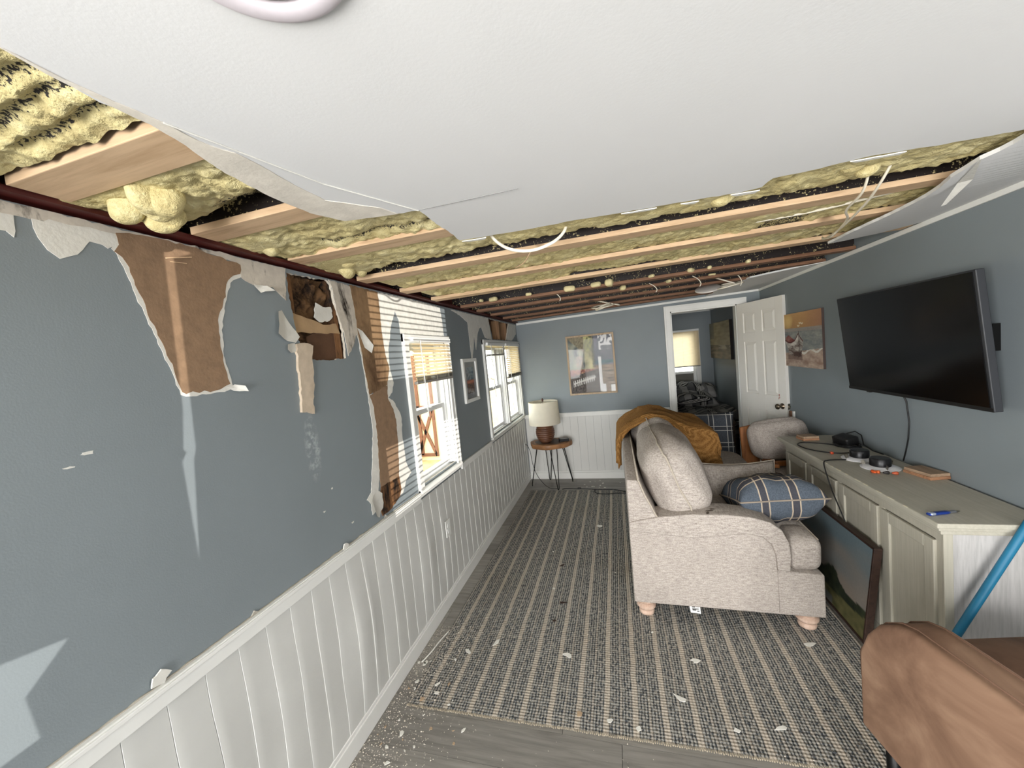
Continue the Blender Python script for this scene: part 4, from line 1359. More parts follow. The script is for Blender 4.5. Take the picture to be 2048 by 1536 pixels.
# ================================================================== TELEVISION
tv = thing('television', 'black flat television tilted on a wall bracket', 'television', (2.78, 2.58, 1.25))
TY0, TY1 = 2.07, 3.10
tz0, tz1, txb, txt = 1.246, 1.857, 2.769, 2.711
def tp(u, v, d):
    """u along y 0..1, v up 0..1, d depth behind the screen"""
    return (txb + (txt - txb) * v + d, TY0 + (TY1 - TY0) * u, tz0 + (tz1 - tz0) * v)
def tbox(u0, u1, v0, v1, d0, d1):
    return MB().hexa([tp(u0, v0, d0), tp(u1, v0, d0), tp(u1, v0, d1), tp(u0, v0, d1), tp(u0, v1, d0), tp(u1, v1, d0), tp(u1, v1, d1), tp(u0, v1, d1)])
tbox(0, 1, 0, 1, .004, .036).build('case', plain('charcoal_case', sR(44, 46, 50), .5), tv, bevel=.004)
tbox(.25, .75, .08, .55, .036, .055).build('rear_housing', M_BLACK, tv, bevel=.004)
nb = NB('dark_glossy_screen')
nb.set(sR(10, 10, 11), .16, 0, .3)
tbox(.012, .988, .03, .985, .0, .004).build('screen', nb.m, tv)
tbox(0, 1, 0, .03, .001, .004).build('bottom_bezel', M_BLACK, tv)
tbox(.80, .83, -.012, 0, .006, .02).build('sensor', M_BLACK, tv)
MB().box(W - .018, W - .001, 2.40, 2.80, 1.40, 1.68).build('wall_plate', M_METALB, tv, bevel=.002)
MB().box(2.80, W - .015, 2.50, 2.53, 1.38, 1.72).box(2.80, W - .015, 2.68, 2.71, 1.38, 1.72).build('bracket_arm', M_METALB, tv)
MB().box(W - .03, W - .002, 2.17, 2.40, 1.50, 1.62).build('bracket_rail', M_METALB, tv)
o = MB().tube([(2.83, 2.72, 1.27), (2.855, 2.715, 1.20), (2.862, 2.708, 1.08), (2.860, 2.715, .98), (2.862, 2.74, .90), (2.862, 2.763, .834)], .004, 7).build('power_cord', M_BLACK, tv, smooth=True)

# ================================================================== PICTURES
def boat(u, v):
    # u right to left on the wall is handled by the caller: u 0..1 left to right, v up
    n_ = N2(u * 6, v * 14, 2) * .5 + N2(u * 20, v * 40, 3) * .3
    if v > .72:
        c = lerp3(sR(178, 138, 92), sR(202, 158, 106), (v - .72) / .28 + n_ * .5)
        c = lerp3(c, sR(228, 196, 130), max(0, 1 - ((u - .12) ** 2 + (v - .86) ** 2) * 40))
        c = lerp3(c, sR(160, 116, 100), max(0, (u - .45)) * 1.2)
    elif v > .30 + .10 * (u - .5):
        c = lerp3(sR(110, 118, 122), sR(158, 158, 152), .5 + n_ * 1.3)
        if v > .66:
            c = lerp3(c, sR(176, 160, 150), .5)
    else:
        c = lerp3(sR(148, 122, 108), sR(194, 174, 158), .5 + n_ * 1.4)
        if abs(v - (.28 + .10 * (u - .5) + .03 * math.sin(u * 20))) < .02 and u > .45:
            c = sR(220, 216, 208)
    # hull
    def inside(poly):
        r_ = False
        for q in range(len(poly)):
            (x1, y1), (x2, y2) = poly[q], poly[q - 1]
            if (y1 > v) != (y2 > v) and u < (x2 - x1) * (v - y1) / (y2 - y1) + x1:
                r_ = not r_
        return r_
    if .13 < v < .22 and .08 < u < .50:
        c = lerp3(c, sR(86, 58, 56), .6)
    if inside([(.02, .545), (.12, .60), (.24, .53), (.30, .50), (.20, .455), (.08, .46)]):
        c = lerp3(sR(116, 46, 42), sR(176, 132, 122), .35 + n_)
    if inside([(.015, .50), (.10, .455), (.20, .450), (.30, .485), (.40, .60), (.44, .56), (.53, .465), (.47, .20), (.38, .175), (.14, .225)]):
        c = lerp3(sR(214, 208, 200), sR(84, 62, 56), .15 + n_ * 1.6 + (.44 - v) * 4.2)
        if u > .425:
            c = lerp3(c, sR(66, 44, 42), .35)
    for (a0, b0, a1, b1) in ((.01, .505, .10, .46), (.10, .46, .20, .455), (.20, .455, .30, .49), (.30, .49, .405, .61), (.405, .61, .44, .56), (.44, .56, .53, .47)):
        if a0 <= u <= a1 and abs(v - (b0 + (b1 - b0) * (u - a0) / (a1 - a0))) < .014:
            c = sR(88, 38, 36)
    if abs(u - .415) < .008 and .20 < v < .66:
        c = sR(58, 36, 36)
    for (gu, gv) in ((.47, .80), (.42, .75), (.52, .79)):
        if abs(u - gu) < .03 and abs(v - gv - abs(u - gu) * .5) < .012:
            c = sR(232, 222, 196)
    return c
bt = thing('boat_painting', 'canvas painting of a beached rowing boat on the right wall', 'painting', (W - .01, 3.96, 1.34))
MB().box(W - .018, W - .001, 3.612, 4.308, 1.340, 1.833).build('canvas', plain('canvas_edge', sR(84, 70, 66), .8), bt)
picture('painted_face', boat, lambda a, b: (W - .0185, 4.308 - a * .696, 1.34 + b * .493), 150, 110, M_PAINT, bt)

def cottage(u, v):
    n_ = N2(u * 9, v * 9, 2)
    n3 = N2(u * 30, v * 30, 5)
    c = lerp3(sR(120, 118, 84), sR(206, 196, 140), .5 + n_ * .8)
    if u < .36 and v > .42:
        c = lerp3(sR(86, 96, 96), sR(168, 170, 150), .5 + n_)
        if v > .72 and v > .98 - u * .8:
            c = lerp3(sR(150, 140, 112), sR(112, 104, 84), .5 + n3)
        if .16 < u < .33 and .45 < v < .66:
            c = lerp3(sR(190, 170, 150), sR(120, 126, 130), .5 + n3)
    if .36 < u < .56 and v > .74:
        c = lerp3(sR(74, 84, 52), sR(190, 186, 120), .5 + n3 * 1.4)
    if u > .56:
        c = lerp3(sR(66, 76, 84), sR(128, 126, 136), .5 + n_ * .9)
        if v > .55:
            c = lerp3(c, sR(92, 98, 112), .5)
        if .50 < v < .56:
            c = sR(50, 86, 96)
        if v < .48:
            c = lerp3(sR(70, 58, 50), sR(170, 150, 130), .5 + N2(u * 5, v * 34, 3))
    if .53 < u < .60 and v > .45:
        c = lerp3(sR(60, 62, 56), c, .3 + n3)
    if v < .42 and u < .56:
        c = lerp3(sR(92, 52, 52), sR(176, 120, 104), .35 + n3 + n_ * .4)
        if v > .33 and n3 > .1:
            c = sR(196, 150, 120)
    if v < .30 + .18 * u and u < .66:
        c = lerp3(sR(52, 46, 44), sR(100, 90, 84), .5 + n3)
    base = .10 + .20 * u
    if base < v < base + .11 and .06 < u < .58 and (math.sin(u * 130) > .1 or abs(v - base - .06) < .012):
        c = sR(206, 204, 198)
    if .665 < u < .725 and v < .62:
        c = lerp3(sR(236, 236, 236), c, .1 if v > .02 else .8)
    if v > .74 and u > .68 and N2(u * 16, v * 16, 8) > .02:
        c = sR(226, 226, 228)
    if v < .12 and u > .90:
        c = sR(232, 232, 230)
    if v < .14 and .70 < u < .80:
        c = sR(226, 226, 226)
    return mul(c, .85)
cp = thing('cottage_picture', 'wood-framed print of a seaside cottage garden on the far wall', 'picture', (.94, D, 1.11))
px0, px1, pz0, pz1 = .645, 1.243, 1.112, 1.878
M_FRM = wood('light_oak_frame', sR(158, 136, 112), sR(186, 164, 138), 'z', .6, knots=False)
for (a, b, c, d) in ((px0, px0 + .022, pz0, pz1), (px1 - .022, px1, pz0, pz1), (px0 + .022, px1 - .022, pz0, pz0 + .022), (px0 + .022, px1 - .022, pz1 - .022, pz1)):
    MB().box(a, b, D - .026, D - .001, c, d).build('frame_rail', M_FRM, cp, bevel=.002)
picture('print', cottage, lambda a, b: (px0 + .02 + a * (px1 - px0 - .04), D - .010, pz0 + .02 + b * (pz1 - pz0 - .04)), 90, 110, M_PAINT, cp)
MB().box(px0 + .02, px1 - .02, D - .016, D - .014, pz0 + .02, pz1 - .02).build('glazing', glass('picture_glass', (1, 1, 1), .004, .035), cp)

def shore(u, v):
    n_ = N2(u * 5, v * 12, 2)
    c = lerp3(sR(60, 92, 120), sR(140, 160, 172), (v - .5) * 2 + n_) if v > .5 else lerp3(sR(120, 82, 58), sR(60, 44, 40), (.5 - v) * 1.6 + n_)
    if .38 < v < .50:
        c = lerp3(sR(196, 120, 92), c, abs(v - .44) * 8)
    return c
lp = thing('framed_print', 'small white-framed beach print between the windows', 'picture', (.005, 3.11, 1.33))
ly0, ly1, lz0, lz1 = 2.945, 3.275, 1.328, 1.706
for (a, b, c, d) in ((ly0, ly0 + .03, lz0, lz1), (ly1 - .03, ly1, lz0, lz1), (ly0 + .03, ly1 - .03, lz0, lz0 + .03), (ly0 + .03, ly1 - .03, lz1 - .03, lz1)):
    MB().box(.001, .022, a, b, c, d).build('frame_rail', M_WHITE, lp, bevel=.002)
MB().box(.001, .008, ly0 + .03, ly1 - .03, lz0 + .03, lz1 - .03).build('mat_board', plain('pale_mat', sR(150, 154, 158), .9), lp)
picture('print', shore, lambda a, b: (.009, ly0 + .085 + a * (ly1 - ly0 - .17), lz0 + .075 + b * (lz1 - lz0 - .15)), 30, 44, M_PAINT, lp)
MB().box(.012, .013, ly0 + .03, ly1 - .03, lz0 + .03, lz1 - .03).build('glazing', glass('picture_glass2', (1, 1, 1), .03), lp)

def beach(u, v):
    n_ = N2(u * 5, v * 16, 7)
    c = lerp3(sR(150, 140, 112), sR(196, 184, 148), .5 + n_ * .6 + (v - .7) * .6)
    if v < .36:
        c = lerp3(sR(92, 84, 70), sR(160, 146, 120), .4 + n_)
    if abs(v - .36) < .015:
        c = sR(84, 78, 66)
    if .26 < v < .38 and u > .45 and n_ > -.1:
        c = lerp3(c, sR(210, 204, 186), .6)
    if u < .25 and v > .55:
        c = lerp3(c, sR(110, 116, 112), .6)
    return mul(c, .8)
bc = thing('beach_canvas', 'large beach canvas on the bedroom wall beyond the doorway', 'painting', (W - .01, 6.6, 1.35))
MB().box(W - .04, W - .001, 6.05, 7.20, 1.35, 1.92).build('canvas', plain('dark_canvas_edge', sR(46, 42, 40), .8), bc)
picture('painted_face', beach, lambda a, b: (W - .0405, 7.20 - a * 1.15, 1.35 + b * .57), 60, 50, M_PAINT, bc)

# ================================================================== SIDE TABLE + LAMP
tb = thing('side_table', 'round wood slab side table on black hairpin legs', 'table', (.365, 4.72, 0))
nb = NB('wood_slice')
rr_ = nb.new('ShaderNodeVectorMath', operation='LENGTH')
nb.put(rr_.inputs[0], nb.map((1, 1, 0), loc=(-.365, -4.72, 0)))
ring = nb.math('SINE', nb.math('MULTIPLY', nb.math('ADD', rr_.outputs['Value'], nb.math('MULTIPLY', nb.noise(8, 3), .05)), 170))
c = nb.ramp(nb.math('MULTIPLY_ADD', ring, .25, .5), [(0, sR(112, 76, 46)), (1, sR(172, 124, 80))])
M_SLICE = nb.set(c, .5)
vs = []
tpn = 40
def rad(a):
    return .262 + .012 * math.sin(3 * a + .6) + .008 * math.sin(7 * a)
m = MB()
for (k_, z) in ((.985, .512), (1.0, .518), (1.005, .54), (1.0, .560), (.985, .566)):
    for i in range(tpn):
        a = 2 * math.pi * i / tpn
        vs.append((.365 + rad(a) * k_ * math.cos(a), 4.72 + rad(a) * .80 * k_ * math.sin(a), z))
fs = [(j * tpn + i, j * tpn + (i + 1) % tpn, (j + 1) * tpn + (i + 1) % tpn, (j + 1) * tpn + i) for j in range(4) for i in range(tpn)]
fs += [tuple(range(tpn - 1, -1, -1)), tuple(range(4 * tpn, 5 * tpn))]
MB().add(vs, fs).build('table_top', M_SLICE, tb, smooth='auto')
dk = [(.365 + .2 * math.cos(a) * (1 + .08 * math.sin(3 * a)), 4.72 + .155 * math.sin(a)) for a in [i * 2 * math.pi / 30 for i in range(30)]]
sheet([dk], 'z', .5662, .5668).build('dark_heartwood', plain('dark_heartwood', sR(78, 58, 44), .45, .2, 9), tb)
for (a0, fx_, fy_) in (((.20, .0), .095, 4.665), ((.0, .0), .452, 4.525), ((0, 0), .595, 4.825), ((0, 0), .29, 4.90)):
    cx_, cy_ = .365, 4.72
    v_ = Vector((fx_ - cx_, fy_ - cy_, 0))
    tn = Vector((-v_.y, v_.x, 0)).normalized() * .045
    tpv = Vector((cx_, cy_, .512)) + v_ * .62
    ftv = Vector((fx_, fy_, .006))
    MB().tube([tpv + tn, ftv + tn * .22 + Vector((0, 0, .03)), ftv + tn * .14 + Vector((0, 0, .008)), ftv, ftv - tn * .14 + Vector((0, 0, .008)), ftv - tn * .22 + Vector((0, 0, .03)), tpv - tn], .0055, 7).build('leg', M_METALB, tb, smooth=True)
lm = thing('table_lamp', 'ribbed brown ceramic table lamp with cream drum shade', 'lamp', (.318, 4.70, .567))
pr = []
H_ = .262
for i in range(141):
    t = i / 140
    z = H_ * t
    r_ = .118 * (max(0, 1 - ((t - .50) / .56) ** 2)) ** .5
    r_ = max(r_, .055)
    r_ += .008 * (abs(math.sin(t * math.pi * 10)) ** .6 - .6)
    pr.append((r_, z))
pr = [(.052, 0), ] + pr + [(.03, H_), (.016, H_ + .02), (.012, H_ + .05)]
nb = NB('ribbed_brown_ceramic')
zz_ = nb.xyz()[2]
cc_ = nb.ramp(nb.noise(6, 4, .6, nb.map((.6, .6, 4))), [(.3, sR(78, 48, 34)), (.7, sR(118, 80, 57))])
nb.set(cc_, .35, 0, .5)
MB().lathe(pr, 40, (.318, 4.70, .567)).build('base', nb.m, lm, smooth=True)
M_SHADE = translucent('cream_linen_shade', sR(236, 230, 214), .35, .9)
sc_ = (.322, 4.70, .805)
m = MB().lathe([(.198, 0), (.186, .285)], 48, sc_, cap=False).lathe([(.195, .0), (.183, .285)], 48, sc_, cap=False)
m.lathe([(.198, 0), (.195, 0)], 48, sc_, cap=False).lathe([(.186, .285), (.183, .285)], 48, sc_, cap=False)
m.build('shade', M_SHADE, lm, smooth=True)
MB().tube([(.318, 4.70, .86), (.318, 4.70, 1.10)], .004, 6).tube([(.318 + .184 * math.cos(.4), 4.70 + .184 * math.sin(.4), 1.075), (.318, 4.70, 1.085), (.318 + .184 * math.cos(2.5), 4.70 + .184 * math.sin(2.5), 1.075)], .002, 5).tube([(.318, 4.70, 1.085), (.318 + .184 * math.cos(4.6), 4.70 + .184 * math.sin(4.6), 1.075)], .002, 5).build('harp', M_CHROME, lm)
MB().lathe([(.006, 0), (.014, .006), (.010, .014), (.014, .022), (.013, .034), (.005, .042)], 12, (.318, 4.70, 1.088)).build('finial', plain('bronze_finial', sR(86, 62, 54), .4, metal=.5), lm, smooth=True)
MB().lathe([(.016, 0), (.030, .03), (.030, .06), (.018, .085), (.004, .09)], 14, (.318, 4.70, .90)).build('bulb', plain('frosted_bulb', sR(235, 235, 232), .3), lm, smooth=True)
o = thing('black_box', 'small flat black box on the side table', 'box', (.54, 4.72, .567))
MB().xf(Matrix()).box(-.058, .058, -.045, .045, 0, .032).xf(TR(.540, 4.735, .567, 0, 0, .35)).build('case', M_BLACK, o, bevel=.003)
MB().box(-.05, .05, -.037, .037, .032, .0325).xf(TR(.540, 4.735, .567, 0, 0, .35)).build('lid', plain('grey_lid', sR(84, 82, 78), .3), o)
# lamp plug and cords on the floor
def cord(name, label, pts, r, mt, cat='cord', sub=6):
    P = [Vector(p) for p in pts]
    out = []
    for i in range(len(P) - 1):
        p0, p1, p2, p3 = P[max(i - 1, 0)], P[i], P[i + 1], P[min(i + 2, len(P) - 1)]
        for s_ in range(sub):
            t = s_ / sub
            out.append(.5 * ((2 * p1) + (p2 - p0) * t + (2 * p0 - 5 * p1 + 4 * p2 - p3) * t * t + (3 * p1 - p0 - 3 * p2 + p3) * t ** 3))
    out.append(P[-1])
    o = MB().tube(out, r, 7).build(name, mt, None, smooth=True)
    return tag(o, label, cat)
cord('lamp_cord', 'black lamp cord looping from the wall outlet to the floor', [(.018, 4.782, .52), (.05, 4.775, .51), (.085, 4.76, .42), (.10, 4.745, .30), (.15, 4.70, .16), (.24, 4.63, .06), (.34, 4.57, .010), (.43, 4.56, .007)], .0035, M_BLACK)
cord('extension_cord', 'black extension cord trailing along the rug edge to the sofa', [(.50, 4.52, .016), (.56, 4.555, .012), (.66, 4.55, .010), (.80, 4.54, .012), (.95, 4.525, .010), (1.10, 4.52, .012), (1.20, 4.46, .018), (1.27, 4.42, .018)], .005, M_BLACK)
cord('extension_cord', 'black cord curling over the far rug end', [(.88, 4.51, .017), (.90, 4.49, .017), (.885, 4.44, .018), (.93, 4.38, .018), (1.02, 4.36, .018), (1.14, 4.385, .018), (1.26, 4.385, .018)], .0045, M_BLACK)
o = MB().roundbox((.022, .010, .009), .006, 4, M=TR(.705, 4.55, .016)).build('cord_switch', M_BLACK, None, smooth=True)
tag(o, 'small black inline switch on the floor cord', 'switch')

# ================================================================== CABINET
def cab_mat(name, axis):
    nb = NB(name)
    s_ = {'y': (30, 1.2, 30), 'z': (30, 30, 1.2)}[axis]
    f = nb.noise(3, 6, .65, nb.map(s_), .3)
    b_ = nb.noise(7, 4)
    c = nb.ramp(f, [(.3, sR(168, 164, 150)), (.6, sR(180, 176, 162)), (.8, sR(188, 184, 171))])
    c = nb.mix(nb.math('MULTIPLY', nb.step(b_, .55, .75), .3), c, sR(150, 142, 122))
    nb.bump(f, .15, .002)
    return nb.set(c, .55, 0, .35)
M_CABY, M_CABZ = cab_mat('greige_painted_wood_top', 'y'), cab_mat('greige_painted_wood', 'z')
M_CABW = wood('white_washed_oak', sR(162, 160, 158), sR(184, 182, 180), 'z', .6, 1.6, False, .25)
cab = thing('media_cabinet', 'long greige painted wood media cabinet below the television', 'cabinet', (2.68, 2.7, 0))
CX0, CX1, CY0, CY1, CZ = 2.505, W - .018, 1.935, 3.455, .83
MB().box(CX0 + .012, CX1, CY0 + .012, CY1 - .012, .0, .775).build('carcass', M_CABZ, cab)
MB().box(2.462, CX1, 1.897, 3.492, .808, .83).build('top', M_CABY, cab, bevel=.004)
MB().box(2.474, CX1, 1.909, 3.480, .793, .808).build('top_moulding', M_CABY, cab, bevel=.003)
MB().box(2.488, CX1, 1.921, 3.466, .772, .793).build('top_moulding', M_CABY, cab, bevel=.004)
for yy in (CY0 + .0042, 2.30, 2.685, 3.07, CY1 - .04):
    MB().box(CX0, CX0 + .03, yy, yy + .04, .02, .772).build('front_stile', M_CABZ, cab, bevel=.003)
MB().box(CX0 - .001, CX0 + .03, CY0 + .005, CY1 - .002, .73, .771).build('front_rail', M_CABZ, cab, bevel=.003)
MB().box(CX0 - .006, CX0 + .03, CY0 - .006, CY1, .0, .06).build('plinth', M_CABZ, cab, bevel=.003)
for i, (a, b) in enumerate(((CY0 + .036, 2.304), (2.336, 2.689), (2.721, 3.074), (3.106, CY1 - .026))):
    d = MB()
    d.box(CX0 - .012, CX0 + .006, a, a + .055, .07, .725).box(CX0 - .012, CX0 + .006, b - .055, b, .07, .725)
    d.box(CX0 - .012, CX0 + .006, a + .055, b - .055, .07, .125).box(CX0 - .012, CX0 + .006, a + .055, b - .055, .67, .725)
    dr = d.build('cabinet_door', M_CABZ, cab, bevel=.004)
    MB().box(CX0 - .002, CX0 + .006, a + .055, b - .055, .125, .67).build('door_panel', M_CABZ, dr)
# side towards the camera
MB().box(CX0 + .004, CX1, CY0, CY0 + .011, .0, .772).build('end_panel', M_CABW, cab)
MB().box(CX0 - .004, CX0 + .028, CY0 - .006, CY0 + .004, .0, .772).build('corner_stile', M_CABZ, cab, bevel=.002)
# chipped edge
for i in range(9):
    yy = 2.08 + i * .085 + R_.uniform(-.02, .02)
    MB().box(2.4612, 2.468, yy, yy + R_.uniform(.015, .05), .8285, .8303).build('chipped_edge', plain('bare_cream_chip', sR(220, 212, 188), .8), cab)

# ---- leaning landscape painting
pa = thing('landscape_painting', 'dark framed landscape painting leaning on the cabinet front', 'painting', (2.42, 2.9, 0))
def lpnt(u, v, d):
    x = 2.386 + (2.447 - 2.386) * v
    return (x + d, 2.270 + u * 1.235, .002 + .525 * v - .115 * d)
def lbox(u0, u1, v0, v1, d0, d1):
    return MB().hexa([lpnt(u0, v0, d0), lpnt(u1, v0, d0), lpnt(u1, v0, d1), lpnt(u0, v0, d1), lpnt(u0, v1, d0), lpnt(u1, v1, d0), lpnt(u1, v1, d1), lpnt(u0, v1, d1)])
M_WALN = wood('dark_walnut_frame', sR(34, 24, 20), sR(56, 40, 33), 'y', .5, knots=False)
lbox(0, 1, .0, .025, -.004, .032).build('frame_rail', M_WALN, pa, bevel=.002)
lbox(0, 1, .975, 1.0, -.004, .032).build('frame_rail', M_WALN, pa, bevel=.002)
lbox(0, .010, .025, .975, -.004, .032).build('frame_rail', M_WALN, pa, bevel=.002)
lbox(.990, 1, .025, .975, -.004, .032).build('frame_rail', M_WALN, pa, bevel=.002)
def landsc(u, v):
    n_ = N2(u * 4, v * 5, 2)
    n3 = N2(u * 26, v * 16, 4)
    c = lerp3(sR(128, 118, 108), sR(96, 110, 116), (v - .35) * 1.8 + n_ * .6)
    tr_ = .30 + .10 * N2(u * 6, 1, 3) + .12 * math.exp(-((u - .28) / .06) ** 2) + .06 * math.exp(-((u - .50) / .2) ** 2)
    if v < tr_ + .03 * n3:
        c = lerp3(sR(30, 36, 28), sR(52, 58, 40), .4 + n3)
    if v < .16 + .20 * max(0, .30 - u) + .03 * n_:
        c = lerp3(sR(70, 72, 44), sR(100, 94, 62), .5 + n3)
    if v < .10 and u > .25:
        c = lerp3(sR(120, 118, 112), sR(90, 92, 90), .5 + n_)
    return mul(c, 1.15)
picture('painted_face', landsc, lambda a, b: lpnt(.010 + a * .98, .025 + b * .95, .001), 90, 50, M_PAINT, pa)
lbox(.012, .988, .03, .97, .004, .02).build('backing', M_DKRAFT, pa)

# ---- on the cabinet
def downlight(label, x, yv, z, rz):
    t = thing('recessed_downlight', label, 'light fitting', (x, yv, z))
    MB().lathe([(.004, .004), (.070, .0), (.088, .002), (.090, .006), (.07, .014), (.004, .016)], 40, (x, yv, z)).build('trim_ring', plain('white_aluminium', sR(232, 232, 234), .3), t, smooth='auto')
    MB().lathe([(.044, .014), (.048, .018), (.048, .056), (.043, .062), (.005, .062)], 32, (x, yv, z)).build('black_housing', plain('black_can', sR(30, 30, 32), .35, metal=.4), t, smooth='auto')
    for a in (rz, rz + 2.1, rz + 4.2):
        MB().box(-.008, .008, -.002, .002, 0, .026).xf(TR(x + .070 * math.cos(a), yv + .070 * math.sin(a), z + .010, 0, .3, a)).build('spring_clip', M_CHROME, t)
    return t
downlight('white rimmed downlight lying face down on the cabinet, nearer one', 2.68, 2.64, .830, .4)
downlight('white rimmed downlight lying face down on the cabinet, farther one', 2.675, 2.825, .830, 1.2)
pb = thing('power_brick', 'black power brick with coiled cable on the cabinet', 'power adapter', (2.75, 3.13, .83))
MB().roundbox((.045, .06, .028), .008, 5, M=TR(2.765, 3.16, .872, .05, -.2, .3)).build('case', M_BLACK, pb, smooth=True)
cpts = []
for i in range(90):
    a = i * .35
    cpts.append((2.765 + (.062 + .01 * math.sin(i * .9)) * math.cos(a), 3.14 + (.085 + .012 * math.sin(i * .5)) * math.sin(a), .836 + .012 * (i / 90) + .002 * math.sin(i)))
MB().tube(cpts, .0035, 6).build('coiled_cable', M_BLACK, pb, smooth=True)
MB().tube([(2.76, 3.20, .87), (2.80, 3.22, .90), (2.835, 3.18, .925), (2.84, 3.12, .91), (2.82, 3.06, .86), (2.83, 2.98, .837), (2.84, 2.90, .836)], .004, 6).build('cable_loop', M_BLACK, pb, smooth=True)
cord('cabinet_cable', 'black cable curling off the front edge of the cabinet', [(2.70, 2.96, .836), (2.63, 2.95, .835), (2.56, 2.99, .835), (2.50, 3.08, .835), (2.49, 3.20, .835), (2.55, 3.26, .835), (2.66, 3.20, .836), (2.70, 3.15, .838)], .0038, M_BLACK)
cord('cabinet_cable', 'black cable hanging over the cabinet front towards the painting', [(2.62, 2.80, .835), (2.55, 2.80, .836), (2.49, 2.79, .836), (2.455, 2.76, .832), (2.447, 2.72, .78), (2.450, 2.66, .68), (2.455, 2.60, .60), (2.46, 2.56, .54)], .0038, M_BLACK)
M_BLK = wood('brown_wood_block', sR(120, 84, 60), sR(164, 122, 92), 'x', .6)
for (x, yv, rz, lb, hx_, hy_) in ((2.625, 3.375, .10, 'thin brown wood block at the far end of the cabinet', .055, .05), (2.805, 2.50, .2, 'brown wood block beside the downlights on the cabinet', .050, .075)):
    o = thing('wood_block', lb, 'wood block', (x, yv, .83))
    MB().box(-hx_, hx_, -hy_, hy_, 0, .016).xf(TR(x, yv, .8302, 0, 0, rz)).build('lower_board', M_BLK, o, bevel=.002)
    MB().box(-hx_ + .003, hx_ - .001, -hy_ + .002, hy_ - .003, .016, .032).xf(TR(x, yv, .8302, 0, 0, rz + .02)).build('upper_board', wood('greyed_wood_block', sR(128, 104, 84), sR(160, 136, 112), 'y', .6), o, bevel=.002)
kn = thing('utility_knife', 'blue utility knife on the near end of the cabinet top', 'knife', (2.55, 2.0, .83))
Mk = TR(2.545, 1.995, .8305, 0, 0, .30)
M_KN = plain('metallic_blue', sR(40, 66, 150), .3, .1, 8, metal=.5)
MB().roundbox((.046, .010, .006), .005, 5, M=Mk @ TR(-.022, 0, .0065)).build('handle', M_KN, kn, smooth=True)
MB().roundbox((.022, .008, .0045), .004, 4, M=Mk @ TR(.034, .0, .006)).build('nose', plain('grey_metal', sR(150, 152, 156), .35, metal=.8), kn, smooth=True)
MB().box(.05, .072, -.003, .004, .0045, .006).xf(Mk).build('blade', M_CHROME, kn)
MB().roundbox((.012, .0104, .0055), .004, 4, M=Mk @ TR(-.052, 0, .0075)).build('bright_cap', plain('silver_cap', sR(196, 206, 226), .25, metal=.6), kn, smooth=True)
for (x, yv, cl, lb) in ((2.595, 2.555, sR(196, 84, 40), 'orange wire nut beside the nearer downlight'), (2.62, 2.535, sR(196, 92, 44), 'orange wire nut closest to the cabinet front'), (2.655, 2.525, sR(40, 36, 36), 'black wire nut beside the orange ones'), (2.69, 2.515, sR(170, 80, 50), 'orange and black connector near the wood block'), (2.585, 2.94, sR(180, 70, 40), 'orange wire nut by the farther downlight')):
    t = thing('wire_nut', lb, 'connector', (x, yv, .83))
    MB().lathe([(.009, 0), (.009, .008), (.005, .024), (.002, .026)], 10, (0, 0, 0), 'x').xf(TR(x, yv, .8395, 0, 0, R_.uniform(0, 6))).build('cap', plain('nut', cl, .4), t, smooth=True)

# ================================================================== BLUE POLE
o = thing('broom_pole', 'bright blue pole leaning on the end of the cabinet', 'pole', (2.31, 1.83, 0))
MB().tube([(2.318, 1.845, .004), (2.50, 1.872, .375), (2.69, 1.880, .76), (2.855, 1.885, 1.10)], .0145, 14).build('shaft', plain('blue_vinyl', sR(28, 108, 142), .5, .08, 12), o, smooth=True)
MB().lathe([(.008, -.004), (.016, .0), (.016, .03)], 14).xf(TR(2.318, 1.845, .008, 0, math.radians(26), 0)).build('end_cap', M_BLACK, o)

# ================================================================== LEATHER CHAIR
lc = thing('leather_chair', 'brown suede leather chair seen from behind at the lower right', 'chair', (2.2, 1.2, 0))
nb = NB('worn_brown_leather')
f = nb.noise(3.5, 5, .6, None, .8)
g_ = nb.noise(40, 4)
c = nb.ramp(f, [(.3, sR(94, 70, 55)), (.52, sR(126, 98, 79)), (.74, sR(154, 126, 104))])
nb.bump(g_, .15, .003)
M_LEA = nb.set(c, .75, 0, .2)
d_ = Vector((.2, -1, 0)).normalized()
nrm = Vector((-d_.y, d_.x, 0))          # to +x
def cpnt(t, z, o_):
    p = Vector((1.945, 1.43, 0)) + d_ * t + nrm * o_
    return (p.x, p.y, z)
prf = [(0, .34), (.0, .60), (.03, .68), (.075, .745), (.13, .785), (.18, .80), (.60, .805), (.66, .79), (.72, .74), (.75, .68), (.76, .60), (.76, .34), (.40, .32)]
m = MB().prism([prf], lambda p: cpnt(p[0], p[1], 0), lambda p: cpnt(p[0], p[1], .115))
m.build('back', M_LEA, lc, bevel=.022, segs=4, smooth='auto')
seam_ = [(.005, .61), (.035, .69), (.08, .755), (.135, .795), (.18, .808), (.60, .813)]
MB().tube([cpnt(t, z - .003, .022) for t, z in seam_], .0025, 5).tube([cpnt(t, z - .003, .093) for t, z in seam_], .0025, 5).build('seam_stitching', plain('leather_seam', sR(96, 70, 54), .8), lc, smooth=True)
MB().roundbox((.33, .46, .085), .045, 8, crown=(0, 0, .02), M=TR(2.43, 1.22, .43, 0, 0, .197)).build('seat', M_LEA, lc, smooth=True)
for (t, o_) in ((.06, .05), (.70, .05), (-.10, .60), (.70, .60)):
    p = cpnt(t, 0, o_)
    MB().tube([(p[0], p[1], .005), (p[0], p[1], .36)], [.014, .020], 10).build('leg', M_METALB, lc, smooth=True)

